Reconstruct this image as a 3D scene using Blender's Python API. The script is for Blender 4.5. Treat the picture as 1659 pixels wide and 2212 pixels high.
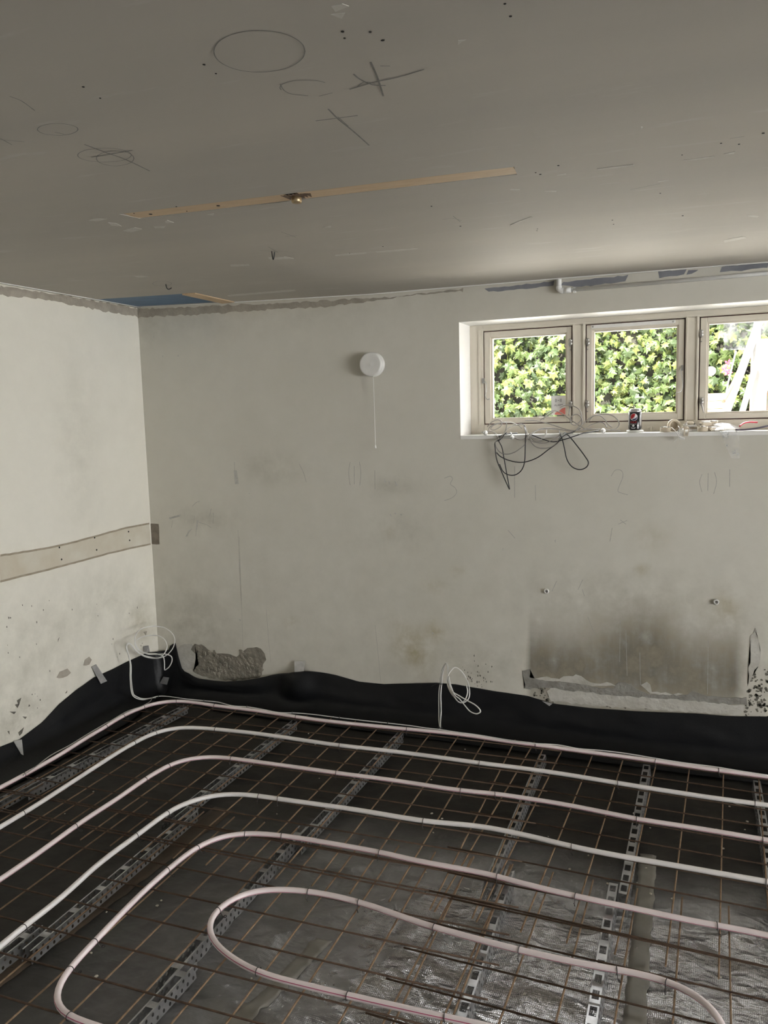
import bpy, bmesh, math, random
from mathutils import Vector, Matrix, noise

for o in list(bpy.data.objects):
    bpy.data.objects.remove(o)
scene = bpy.context.scene
col = scene.collection
R_ = math.radians

# ---------------------------------------------------------------- camera
CAMZ = 1.79                                   # height of the lens above the floor sheet
def cam_axes(yaw, pitch, roll):
    cy, sy = math.cos(yaw), math.sin(yaw)
    f = Vector((-sy * math.cos(pitch), cy * math.cos(pitch), math.sin(pitch)))
    r = Vector((cy, sy, 0)); u = r.cross(f)
    c, s = math.cos(roll), math.sin(roll)
    return c * r + s * u, -s * r + c * u, f
cr, cu, cf = cam_axes(R_(22.19), R_(-6.80), R_(-1.52))
cam_data = bpy.data.cameras.new('camera')
cam = bpy.data.objects.new('camera', cam_data); col.objects.link(cam)
m = Matrix.Identity(4)
for i in range(3):
    m[i][0] = cr[i]; m[i][1] = cu[i]; m[i][2] = -cf[i]
m[2][3] = CAMZ
cam.matrix_world = m
cam_data.sensor_fit = 'HORIZONTAL'; cam_data.sensor_width = 36.0
cam_data.lens = 36.0 * 1720 / 1659
cam_data.clip_start = 0.02
scene.camera = cam

# ---------------------------------------------------------------- daylight
world = bpy.data.worlds.new('sky'); scene.world = world
world.use_nodes = True
bg = world.node_tree.nodes['Background']
bg.inputs[0].default_value = (0.985, 0.99, 0.985, 1)
bg.inputs[1].default_value = 3.0
sun_d = bpy.data.lights.new('sun', 'SUN'); sun_d.energy = 7.0; sun_d.angle = R_(0.6); sun_d.color = (1.0, 0.95, 0.86)
sun = bpy.data.objects.new('sun', sun_d); col.objects.link(sun)
sun.rotation_euler = Vector((0.28, 0.62, -0.74)).to_track_quat('-Z', 'Y').to_euler()
def portal(name, loc, direction, sx, sz):
    d = bpy.data.lights.new(name, 'AREA'); d.shape = 'RECTANGLE'; d.size = sx; d.size_y = sz
    d.cycles.is_portal = True
    o = bpy.data.objects.new(name, d); col.objects.link(o); o.location = loc
    o.rotation_euler = Vector(direction).to_track_quat('-Z', 'Z').to_euler()
    return o
portal('window_portal', (0.77, 4.62, 1.985), (0, -1, 0), 4.1, 0.62)
DOOR = (-2.8, 1.8, 0.12, 2.35)                # y0, y1, z0, z1 of the wide garden door at the far right end of the room
portal('door_portal', (8.65, -0.5, 1.235), (-1, 0, 0), 4.6, 2.23)

vs = scene.view_settings
vs.view_transform = 'Standard'; vs.look = 'None'; vs.gamma = 1.0; vs.use_curve_mapping = False
vs.exposure = 2.95

# ---------------------------------------------------------------- measured places (metres)
PIPES = [[(-3.083,2.637),(-3.082,2.728),(-3.084,2.876),(-3.091,3.039),(-3.117,3.235),(-3.128,3.417),(-3.148,3.571),(-3.128,3.74),(-3.079,3.838),(-2.991,3.889),(-2.851,3.898),(-2.711,3.889),(-2.439,3.898),(-2.165,3.885),(-1.89,3.885),(-1.494,3.915),(-1.304,3.932),(-1.116,3.935),(-0.914,3.922),(-0.795,3.931),(-0.597,3.922),(-0.416,3.924),(-0.226,3.921),(0.066,3.908),(0.29,3.907)],[(-2.776,2.358),(-2.775,2.5),(-2.79,2.726),(-2.805,2.948),(-2.818,3.131),(-2.819,3.291),(-2.801,3.436),(-2.741,3.521),(-2.646,3.562),(-2.513,3.578),(-2.26,3.6),(-2.011,3.599),(-1.756,3.599),(-1.485,3.618),(-1.262,3.625),(-1.006,3.626),(-0.848,3.634),(-0.692,3.638),(-0.531,3.632),(-0.349,3.622),(-0.227,3.616),(-0.076,3.612),(0.07,3.609),(0.272,3.615)],[(-2.45,2.061),(-2.454,2.257),(-2.471,2.484),(-2.47,2.624),(-2.469,2.775),(-2.477,2.938),(-2.467,3.098),(-2.428,3.191),(-2.336,3.259),(-2.208,3.277),(-2.068,3.282),(-1.846,3.292),(-1.614,3.298),(-1.348,3.314),(-1.142,3.315),(-1.002,3.318),(-0.843,3.341),(-0.78,3.339),(-0.642,3.341),(-0.534,3.338),(-0.376,3.324),(-0.23,3.309),(-0.073,3.313),(0.085,3.31),(0.252,3.306)],[(-2.129,1.768),(-2.14,1.879),(-2.137,2.019),(-2.17,2.294),(-2.166,2.491),(-2.169,2.71),(-2.145,2.8),(-2.085,2.894),(-1.997,2.948),(-1.879,2.969),(-1.777,2.973),(-1.573,2.987),(-1.391,2.998),(-1.232,2.999),(-1.082,3.002),(-0.942,3.024),(-0.815,3.042),(-0.709,3.033),(-0.614,3.028),(-0.469,3.005),(-0.362,2.999),(-0.224,2.997),(-0.058,2.999),(0.101,2.997),(0.233,2.999)],[(-1.61,1.602),(-1.698,1.6),(-1.763,1.631),(-1.802,1.676),(-1.83,1.747),(-1.848,1.889),(-1.875,2.113),(-1.885,2.353),(-1.872,2.517),(-1.825,2.613),(-1.739,2.67),(-1.594,2.697),(-1.468,2.707),(-1.324,2.711),(-1.165,2.716),(-1.001,2.705),(-0.878,2.709),(-0.684,2.711),(-0.632,2.695),(-0.518,2.688),(-0.407,2.68),(-0.28,2.678),(-0.172,2.675),(-0.049,2.67),(0.066,2.672),(0.141,2.678),(0.213,2.672)],[(-0.538,1.985),(-0.666,1.975),(-0.809,1.967),(-0.958,1.959),(-1.105,1.953),(-1.266,1.952),(-1.376,1.984),(-1.455,2.015),(-1.529,2.076),(-1.561,2.131),(-1.562,2.186),(-1.55,2.254),(-1.522,2.304),(-1.491,2.325),(-1.444,2.355),(-1.389,2.372),(-1.309,2.388),(-1.213,2.394),(-1.121,2.391),(-1.028,2.38),(-0.935,2.363),(-0.824,2.347),(-0.683,2.339),(-0.548,2.331),(-0.363,2.332),(-0.216,2.343),(-0.149,2.349),(-0.069,2.342),(-0.017,2.325),(0.025,2.295),(0.058,2.256),(0.077,2.22)]]
TIES = [[(-3.075,2.779),(-3.123,3.412),(-3.147,3.576),(-3.125,3.735),(-2.991,3.889),(-2.714,3.893),(-2.161,3.879),(-1.494,3.915),(-0.796,3.93),(-0.219,3.919),(0.07,3.912)],[(-2.773,2.498),(-2.817,3.287),(-2.801,3.436),(-2.509,3.572),(-1.751,3.59),(-1.005,3.622),(-0.345,3.62),(0.227,3.611)],[(-2.468,2.486),(-2.479,2.946),(-2.468,3.099),(-2.201,3.279),(-1.614,3.298),(-1.004,3.317),(-0.844,3.344),(-0.23,3.305),(0.228,3.304)],[(-2.171,2.496),(-2.163,2.712),(-2.142,1.877),(-1.876,2.97),(-1.778,2.976),(-1.082,3.002),(-0.469,3.005),(0.226,2.99)],[(-1.878,2.339),(-1.843,1.887),(-1.837,1.744),(-1.696,1.609),(-1.873,2.518),(-1.737,2.673),(-1.593,2.694),(-1.168,2.723),(-0.681,2.709),(-0.403,2.672),(0.066,2.668)],[(-1.563,2.176),(-1.306,2.389),(-1.119,2.387),(-0.824,2.347),(-1.264,1.953),(-0.962,1.961),(-0.666,1.975),(-0.513,2.32),(-0.212,2.347),(-0.073,2.333)]]
SPACERS = [[(-2.947,3.913),(-2.99,2.551)],[(-2.182,3.895),(-2.2,3.137),(-2.13,1.766)],[(-1.537,3.922),(-1.502,2.903),(-1.47,2.072),(-1.506,1.673)],[(-0.749,3.893),(-0.742,2.846),(-0.689,1.973)],[(-0.246,3.936),(-0.25,2.953),(-0.235,2.182)],[(0.244,3.918),(0.253,3.493)]]
TAPE = [[(-1.192,2.272),(-1.231,2.019),(-1.255,1.84)],[(-0.189,3.182),(-0.172,2.59),(-0.165,2.241)],[(-2.043,2.896),(-2.095,2.251),(-2.111,1.743)]]
MEM_L = [(2.897,0.152),(3.016,0.142),(3.179,0.176),(3.303,0.232),(3.45,0.272),(3.584,0.298),(3.744,0.299),(3.893,0.307),(4.004,0.307),(4.096,0.308),(4.161,0.299)]
MEM_B = [(-3.379,0.281),(-3.32,0.293),(-3.236,0.347),(-3.216,0.354),(-3.209,0.317),(-3.233,0.254),(-3.269,0.186),(-3.213,0.166),(-3.107,0.164),(-3.03,0.141),(-2.902,0.138),(-2.817,0.141),(-2.691,0.161),(-2.584,0.186),(-2.486,0.211),(-2.359,0.243),(-2.326,0.255),(-2.245,0.266),(-2.057,0.252),(-1.905,0.225),(-1.741,0.227),(-1.41,0.27),(-1.299,0.272),(-1.071,0.256),(-0.889,0.249),(-0.738,0.221),(-0.542,0.22),(-0.306,0.232),(-0.025,0.253),(0.116,0.256),(0.303,0.275)]
CHIPS = [(-2.796,3.217),(-2.751,2.885),(-3.069,2.878),(-2.721,2.666),(-2.078,3.865),(-1.882,3.732),(-1.765,3.377),(-1.228,3.533),(-1.12,3.221),(-1.063,3.073),(-1.062,3.19),(-1.536,3.729),(-1.175,3.943),(-1.964,3.727),(-1.786,2.99),(-0.354,4.023),(-0.271,3.515),(-0.196,3.414),(0.093,3.332),(0.192,3.607),(0.18,3.531),(0.124,3.719),(-0.593,3.201),(-0.413,3.1),(0.068,3.492),(-2.071,2.242),(-1.87,2.265),(-1.857,2.224),(-2.017,2.137),(-1.905,1.934),(-1.794,1.835),(-1.328,2.02),(-1.195,2.009),(-1.195,1.908),(-0.992,2.765),(-0.468,2.979),(-0.215,2.975),(-0.19,3.086),(-0.162,2.916),(0.071,2.533),(0.176,2.954),(-0.086,2.905),(-0.489,2.239),(-0.318,2.928)]
B_PATCH = {'mortar':[[(-3.068,0.355),(-3.008,0.357),(-2.971,0.33),(-2.934,0.311),(-2.883,0.308),(-2.823,0.317),(-2.799,0.308),(-2.758,0.301),(-2.72,0.315),(-2.697,0.347),(-2.663,0.368),(-2.606,0.375),(-2.566,0.365),(-2.544,0.335),(-2.541,0.299),(-2.563,0.265),(-2.569,0.235),(-2.567,0.199),(-2.592,0.183),(-2.691,0.161),(-2.817,0.138),(-2.902,0.137),(-3.021,0.14),(-3.089,0.166),(-3.092,0.192),(-3.042,0.219),(-3.044,0.256),(-3.064,0.292),(-3.097,0.319)],[(-0.914,0.385),(-0.876,0.396),(-0.874,0.357),(-0.788,0.346),(-0.627,0.343),(-0.566,0.337),(-0.441,0.337),(-0.406,0.372),(-0.377,0.382),(-0.342,0.367),(-0.313,0.345),(-0.25,0.327),(-0.093,0.338),(-0.049,0.361),(0.028,0.345),(0.092,0.346),(0.208,0.359),(0.214,0.324),(0.082,0.315),(-0.081,0.315),(-0.307,0.308),(-0.542,0.301),(-0.738,0.306),(-0.902,0.288)],[(-3.353,2.507),(-2.666,2.481),(-2.048,2.458),(-1.65,2.447),(-1.225,2.457),(-1.225,2.442),(-1.407,2.447),(-1.595,2.448),(-1.65,2.437),(-2.05,2.424),(-2.351,2.434),(-2.669,2.438),(-2.934,2.443),(-3.246,2.454),(-3.357,2.456)]],'peel':[[(-0.87,0.35),(-0.788,0.365),(-0.713,0.366),(-0.627,0.394),(-0.579,0.374),(-0.554,0.357),(-0.447,0.368),(-0.424,0.352),(-0.566,0.343),(-0.713,0.347),(-0.863,0.345)],[(-0.296,0.371),(-0.273,0.392),(-0.25,0.376),(-0.239,0.34),(-0.171,0.342),(-0.093,0.344),(-0.171,0.329),(-0.25,0.329)],[(-0.732,0.339),(-0.542,0.326),(-0.441,0.328),(-0.319,0.319),(-0.092,0.319),(0.199,0.316),(0.179,0.266),(-0.08,0.253),(-0.423,0.238),(-0.763,0.231),(-0.788,0.281)],[(0.216,0.672),(0.23,0.714),(0.243,0.686),(0.252,0.663),(0.259,0.617),(0.254,0.523),(0.226,0.474),(0.212,0.425),(0.214,0.543)],[(-3.202,0.317),(-3.147,0.348),(-3.094,0.357),(-3.07,0.321),(-3.059,0.292),(-3.04,0.249),(-3.051,0.218),(-3.096,0.191),(-3.176,0.176),(-3.274,0.178),(-3.244,0.23)]],'dark':[[(-0.845,0.274),(-0.8,0.292),(-0.763,0.27),(-0.725,0.248),(-0.732,0.222),(-0.788,0.222),(-0.826,0.244)],[(-0.417,0.296),(-0.376,0.313),(-0.353,0.278),(-0.307,0.289),(-0.238,0.278),(-0.249,0.255),(-0.306,0.252),(-0.364,0.251),(-0.388,0.274)],[(0.226,0.474),(0.257,0.5),(0.289,0.456),(0.28,0.408),(0.238,0.428)],[(0.223,0.39),(0.238,0.404),(0.291,0.374),(0.282,0.338),(0.241,0.321)],[(0.19,0.267),(0.241,0.321),(0.301,0.328),(0.303,0.281)],[(-0.47,0.252),(-0.441,0.268),(-0.446,0.244)],[(-0.788,0.183),(-0.757,0.232),(-0.763,0.208)]],'slate':[[(-1.108,2.446),(-0.977,2.45),(-0.745,2.455),(-0.745,2.431),(-0.906,2.43),(-1.082,2.429)],[(-0.696,2.446),(-0.382,2.452),(-0.391,2.425),(-0.608,2.415),(-0.667,2.424),(-0.706,2.434)],[(-0.241,2.456),(-0.108,2.457),(-0.121,2.433),(-0.182,2.43),(-0.236,2.425)],[(0.043,2.454),(0.242,2.456),(0.243,2.43),(0.111,2.428),(0.035,2.431)],[(-0.103,2.45),(-0.06,2.45),(-0.068,2.44),(-0.112,2.43)]],'notch':[[(-3.365,1.139),(-3.296,1.138),(-3.298,1.004),(-3.368,1.005)]]}
L_PATCH = {'mortar':[[(3.137,2.504),(3.317,2.507),(3.513,2.511),(3.801,2.514),(4.201,2.511),(4.196,2.462),(3.954,2.461),(3.722,2.467),(3.509,2.471),(3.313,2.469),(3.132,2.46)]],'dado':[[(2.997,1.135),(3.178,1.127),(3.409,1.122),(3.666,1.131),(3.952,1.144),(4.184,1.142),(4.185,1.007),(3.896,1.012),(3.578,1.008),(3.363,1.004),(2.983,1.002)]],'chip':[[(3.31,0.39),(3.335,0.415),(3.391,0.411),(3.415,0.383),(3.387,0.372),(3.326,0.375)],[(3.517,0.393),(3.53,0.424),(3.568,0.43),(3.589,0.407),(3.564,0.383)],[(4.063,0.45),(4.097,0.449),(4.083,0.422)]],'dark':[[(3.03,0.359),(3.057,0.363),(3.042,0.323)],[(3.012,0.334),(3.035,0.332),(3.025,0.31)],[(2.979,0.308),(3.017,0.3),(3.0,0.287)],[(3.055,0.248),(3.076,0.247),(3.064,0.232)],[(3.369,0.282),(3.382,0.281),(3.374,0.272)],[(3.102,0.295),(3.108,0.306),(3.109,0.29)],[(3.335,0.601),(3.349,0.602),(3.342,0.585)],[(2.947,0.207),(2.962,0.207),(2.954,0.191)],[(3.02,0.178),(3.06,0.188),(3.042,0.169),(3.017,0.154)]]}
B_PENCIL = [[(-2.696,1.118),(-2.697,0.998),(-2.7,0.836),(-2.697,0.66)],[(-2.691,1.073),(-2.695,0.794),(-2.702,0.36)],[(-2.52,0.627),(-2.513,0.436),(-2.504,0.288)],[(-1.789,0.579),(-1.773,0.385),(-1.763,0.231)],[(-1.891,1.513),(-1.894,1.408)],[(-1.916,1.537),(-1.928,1.476),(-1.921,1.402)],[(-1.858,1.537),(-1.85,1.476),(-1.86,1.402)],[(-1.763,1.488),(-1.765,1.379)],[(-3.205,1.18),(-3.129,1.195)],[(-3.184,1.166),(-3.197,1.118)],[(-3.028,1.258),(-2.997,1.283),(-2.969,1.292)],[(-3.016,1.198),(-3.022,1.15)],[(-2.99,1.171),(-3.005,1.116),(-3.013,1.068)],[(-2.986,1.157),(-2.931,1.145),(-2.892,1.126)],[(-2.885,1.247),(-2.901,1.2)],[(-2.871,1.221),(-2.878,1.153)],[(-3.04,1.115),(-3.086,1.066)],[(-2.7,1.54),(-2.698,1.475),(-2.689,1.409)],[(-2.249,1.526),(-2.223,1.475),(-2.207,1.419)],[(-1.347,1.445),(-1.313,1.456),(-1.3,1.44),(-1.313,1.413),(-1.286,1.392),(-1.278,1.365),(-1.304,1.337),(-1.349,1.32)],[(-0.953,1.51),(-0.954,1.342)],[(-0.843,1.411),(-0.841,1.328)],[(-0.454,1.459),(-0.435,1.489),(-0.406,1.489),(-0.396,1.459),(-0.42,1.389),(-0.405,1.374),(-0.372,1.365)],[(0.005,1.475),(0.005,1.389)],[(-0.023,1.47),(-0.033,1.432),(-0.022,1.383)],[(0.034,1.48),(0.044,1.432),(0.032,1.374)],[(0.102,1.494),(0.103,1.409)],[(-0.419,1.212),(-0.373,1.233)],[(-0.408,1.236),(-0.379,1.213)],[(-0.447,1.193),(-0.458,1.121)],[(-0.756,0.841),(-0.731,0.899)],[(-0.619,0.858),(-0.595,0.913)],[(-0.598,0.863),(-0.586,0.826)],[(-0.568,0.715),(-0.55,0.667),(-0.529,0.618)],[(-0.992,1.165),(-0.954,1.122)],[(-0.403,0.709),(-0.404,0.485)],[(-0.374,0.661),(-0.366,0.414)],[(-0.304,0.544),(-0.299,0.371)],[(0.022,0.645),(0.025,0.357)]]
B_SCUFF = [[(-2.708,1.488),(-2.685,1.488),(-2.674,1.403),(-2.702,1.403)],[(-1.707,1.446),(-1.694,1.422),(-1.704,1.418)],[(-1.681,1.434),(-1.669,1.41),(-1.678,1.406)],[(-1.646,1.434),(-1.624,1.404),(-1.634,1.398)],[(-1.68,1.233),(-1.67,1.24),(-1.667,1.224)],[(-1.65,1.242),(-1.641,1.249),(-1.638,1.237)],[(-1.618,1.238),(-1.602,1.241),(-1.605,1.229)],[(-2.608,1.348),(-2.599,1.348),(-2.602,1.341)],[(-3.213,1.183),(-3.121,1.205),(-3.118,1.195),(-3.205,1.17)],[(-3.001,1.171),(-2.985,1.171),(-3.002,1.109),(-3.01,1.112)],[(-3.093,1.061),(-3.062,1.108),(-3.054,1.105),(-3.08,1.06)],[(-3.076,2.205),(-3.063,2.208),(-3.071,2.196)],[(-3.193,2.209),(-3.184,2.211),(-3.186,2.198)],[(-3.251,2.33),(-3.243,2.336),(-3.245,2.322)],[(-0.743,1.117),(-0.735,1.123),(-0.737,1.101)],[(-1.025,1.063),(-1.017,1.066),(-1.02,1.05)],[(-1.147,0.604),(-1.141,0.602),(-1.145,0.596)],[(-0.982,0.503),(-0.975,0.491),(-0.98,0.484)],[(-1.34,0.488),(-1.333,0.485),(-1.338,0.479)],[(-1.439,0.565),(-1.425,0.56),(-1.435,0.55)],[(-2.725,0.551),(-2.705,0.543),(-2.713,0.532)],[(-0.144,0.799),(-0.138,0.806),(-0.14,0.788)]]
B_SPECK = [(-1.175,0.296),(-1.205,0.298),(-1.121,0.304),(-1.172,0.356),(-1.224,0.324),(-1.164,0.299),(-1.124,0.405),(-1.164,0.352),(-1.189,0.417),(-1.158,0.336),(-1.247,0.359),(-1.215,0.317),(-1.203,0.313),(-1.226,0.327),(-1.111,0.362),(-1.09,0.394),(-1.239,0.316),(-1.229,0.346),(-1.15,0.285),(-1.17,0.334),(-1.096,0.307),(-1.232,0.305),(-1.137,0.324),(-1.212,0.298),(-1.209,0.346),(-1.211,0.257),(-1.154,0.335),(-1.137,0.309),(-1.168,0.39),(-1.173,0.274),(-1.148,0.271),(-1.088,0.307),(-1.19,0.447),(-1.128,0.319),(-1.257,0.376),(-1.188,0.286),(-1.208,0.307)]
L_SPECK = [(3.298,0.831),(3.018,0.802),(3.778,0.481),(3.252,0.788),(4.029,0.368),(3.175,0.829),(3.027,0.8),(3.664,0.655),(2.996,0.621),(3.158,0.264),(3.067,0.577),(3.763,0.453),(3.186,0.614),(2.997,0.661),(3.164,0.328),(3.828,0.373),(3.002,0.757),(3.199,0.734),(3.149,0.346),(3.113,0.848),(4.043,0.38),(3.462,0.741),(3.129,0.35),(3.264,0.439),(3.806,0.359),(3.604,0.314),(3.181,0.302),(4.018,0.622),(3.661,0.726),(3.939,0.603),(3.032,0.799)]
C_PENCIL = [[(-0.703,1.397),(-0.717,1.417),(-0.737,1.433),(-0.761,1.444),(-0.787,1.447),(-0.813,1.444),(-0.836,1.433),(-0.854,1.417),(-0.865,1.396),(-0.869,1.372),(-0.865,1.349),(-0.854,1.327),(-0.838,1.309),(-0.818,1.295),(-0.795,1.287),(-0.771,1.285),(-0.748,1.289),(-0.728,1.298),(-0.711,1.313),(-0.7,1.331),(-0.694,1.352),(-0.695,1.375),(-0.703,1.397)],[(-0.816,1.505),(-0.824,1.535),(-0.819,1.56),(-0.792,1.582)],[(-0.828,1.532),(-0.827,1.525),(-0.823,1.518),(-0.818,1.512),(-0.812,1.508),(-0.804,1.505),(-0.795,1.503),(-0.785,1.503),(-0.776,1.504),(-0.766,1.507),(-0.757,1.511),(-0.748,1.517),(-0.741,1.523),(-0.735,1.53),(-0.731,1.538)],[(-0.773,1.594),(-0.739,1.59)],[(-0.7,1.589),(-0.638,1.577),(-0.591,1.575),(-0.528,1.562)],[(-0.61,1.488),(-0.623,1.549),(-0.636,1.6),(-0.65,1.651)],[(-0.662,1.524),(-0.66,1.553),(-0.648,1.587),(-0.625,1.602)],[(-0.683,1.586),(-0.658,1.568),(-0.641,1.586)],[(-0.6,1.512),(-0.583,1.52)],[(-0.843,1.717),(-0.791,1.723),(-0.743,1.728)],[(-0.786,1.665),(-0.792,1.732),(-0.793,1.817),(-0.798,1.923)],[(-0.787,1.716),(-0.79,1.78)],[(-1.371,1.727),(-1.384,1.738),(-1.401,1.746),(-1.42,1.75),(-1.441,1.75),(-1.46,1.745),(-1.478,1.737),(-1.491,1.725),(-1.5,1.711),(-1.503,1.696),(-1.5,1.682),(-1.491,1.669),(-1.478,1.659),(-1.461,1.652),(-1.442,1.648),(-1.423,1.649),(-1.404,1.653),(-1.387,1.661),(-1.374,1.672),(-1.365,1.685),(-1.362,1.7),(-1.364,1.714),(-1.371,1.727)],[(-1.382,1.75),(-1.395,1.763),(-1.41,1.773),(-1.427,1.78),(-1.444,1.782),(-1.459,1.781),(-1.472,1.775),(-1.48,1.765),(-1.484,1.752),(-1.483,1.738),(-1.477,1.723),(-1.467,1.709),(-1.454,1.697),(-1.438,1.688),(-1.422,1.682),(-1.406,1.68),(-1.392,1.681),(-1.38,1.687),(-1.372,1.696),(-1.367,1.708),(-1.368,1.722),(-1.373,1.736),(-1.382,1.75)],[(-1.42,1.615),(-1.414,1.688),(-1.407,1.75),(-1.414,1.855)],[(-1.473,1.697),(-1.406,1.699),(-1.344,1.699)],[(-1.361,1.53),(-1.371,1.537),(-1.383,1.542),(-1.396,1.545),(-1.411,1.545),(-1.425,1.542),(-1.436,1.536),(-1.445,1.528),(-1.451,1.519),(-1.452,1.509),(-1.449,1.499),(-1.443,1.49),(-1.433,1.483),(-1.421,1.478),(-1.408,1.476),(-1.394,1.476),(-1.381,1.479),(-1.369,1.485),(-1.361,1.492),(-1.355,1.501),(-1.353,1.511),(-1.355,1.521),(-1.361,1.53)],[(-1.421,1.52),(-1.412,1.54)],[(-1.573,1.503),(-1.534,1.539)],[(-1.565,1.497),(-1.577,1.543)],[(-1.349,1.323),(-1.346,1.351),(-1.362,1.403)],[(-1.452,2.643),(-1.446,2.744)],[(-1.475,2.714),(-1.427,2.719)],[(-1.622,2.839),(-1.644,2.962)],[(-1.689,2.89),(-1.597,2.957)],[(-2.539,3.45),(-2.554,3.468),(-2.572,3.483),(-2.591,3.494),(-2.61,3.499),(-2.626,3.5),(-2.639,3.495),(-2.647,3.484),(-2.65,3.47),(-2.647,3.452),(-2.639,3.433),(-2.627,3.414),(-2.611,3.397),(-2.593,3.383),(-2.574,3.372),(-2.556,3.367),(-2.541,3.367),(-2.528,3.372),(-2.52,3.382),(-2.517,3.396),(-2.52,3.413),(-2.527,3.431),(-2.539,3.45)],[(-0.868,2.735),(-0.83,2.736),(-0.813,2.782)],[(-0.82,2.704),(-0.822,2.797)],[(0.036,2.257),(0.069,2.255)],[(-0.234,2.631),(-0.146,2.602)]]
C_SCRATCH = [[(-1.955,2.212),(-1.903,2.204),(-1.88,2.222),(-1.937,2.236)],[(-1.951,2.381),(-1.878,2.356),(-1.867,2.392),(-1.938,2.414)],[(-1.727,2.322),(-1.704,2.321),(-1.71,2.351),(-1.737,2.35)],[(-1.91,2.264),(-1.894,2.279),(-1.903,2.323),(-1.931,2.308)],[(-2.562,3.192),(-2.516,3.194),(-2.512,3.238),(-2.569,3.24)],[(-1.809,2.371),(-1.763,2.376),(-1.784,2.404),(-1.821,2.393)],[(-0.59,1.267),(-0.568,1.272),(-0.557,1.28),(-0.589,1.287)],[(-0.599,1.297),(-0.577,1.302),(-0.59,1.316)],[(-1.457,3.105),(-1.317,3.118),(-1.326,3.145),(-1.467,3.132)],[(-1.729,3.023),(-1.665,3.045),(-1.642,3.096),(-1.748,3.078)],[(-1.97,3.11),(-1.883,3.124),(-1.907,3.164),(-1.99,3.145)],[(-1.283,3.124),(-1.103,3.143),(-1.108,3.164),(-1.287,3.147)],[(-1.547,2.312),(-1.516,2.312),(-1.53,2.332)],[(-1.287,2.649),(-1.243,2.635),(-1.265,2.669)],[(-2.498,3.902),(-2.057,3.866),(-2.078,3.92),(-2.526,3.959)],[(-0.304,2.373),(-0.202,2.374),(-0.204,2.384),(-0.302,2.383)],[(-0.566,2.464),(-0.54,2.479),(-0.542,2.489),(-0.568,2.474)],[(-0.477,2.529),(-0.446,2.547),(-0.448,2.558),(-0.479,2.54)],[(-0.411,2.379),(-0.385,2.376),(-0.388,2.39),(-0.412,2.389)],[(-0.676,2.923),(-0.576,2.836),(-0.577,2.847),(-0.677,2.936)],[(-0.08,2.392),(-0.002,2.389),(-0.002,2.4),(-0.079,2.402)],[(0.027,2.381),(0.05,2.374),(0.051,2.392),(0.03,2.389)],[(-0.154,2.574),(-0.118,2.57),(-0.118,2.58),(-0.154,2.585)],[(-0.441,1.486),(-0.435,1.475),(-0.418,1.476),(-0.426,1.482)],[(0.044,3.557),(0.116,3.521),(0.126,3.56),(0.049,3.61)],[(0.113,3.143),(0.149,3.179),(0.149,3.198),(0.119,3.172)],[(-0.164,2.078),(-0.156,2.078),(-0.158,2.09)]]
C_HOLE = [(-1.181,1.351),(-1.19,1.41),(-0.903,1.367),(-0.905,1.41),(-0.608,1.357),(-0.615,1.381),(-0.564,1.378),(-0.556,1.417),(-1.746,2.195),(-1.575,2.188),(-1.579,2.249),(-1.219,3.052),(-1.391,3.109),(-0.394,2.295),(-0.455,2.356),(-0.078,2.344),(0.016,2.287),(0.059,2.315),(-0.597,3.033),(-0.604,3.06),(-0.328,3.015),(-0.331,3.081),(-0.324,1.379),(-0.325,1.424),(-0.556,1.416),(0.111,2.251),(-0.84,2.86),(-0.846,2.551),(-0.152,2.717),(-0.464,2.334),(-0.097,3.059)]
SLOT = [(-1.796,2.177),(-1.794,2.253),(-0.522,2.323),(-0.505,2.263)]
SLOT_HOLE = (-1.179,2.259)
SLOT_END = [(-1.799,2.187),(-1.761,2.265),(-0.522,2.332),(-0.511,2.257)]
BLUE = [(-3.39,3.862),(-2.702,3.769),(-2.541,3.777),(-2.677,4.243)]
WIRES = [(-2.582,3.461),(-1.656,2.927)]
CONDUIT = [(-0.718,2.458),(-0.718,2.421),(-0.702,2.404),(-0.635,2.405),(0.242,2.403)]
PLUG = [(-0.784,0.841),(0.055,0.836)]
VALVE = [(-1.744,2.088),(-1.756,2.084),(-1.738,2.012),(-1.747,1.616)]
VALVE_R = [(-1.817,2.091),(-1.683,2.085),(-1.745,2.151),(-1.749,2.022)]
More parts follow.
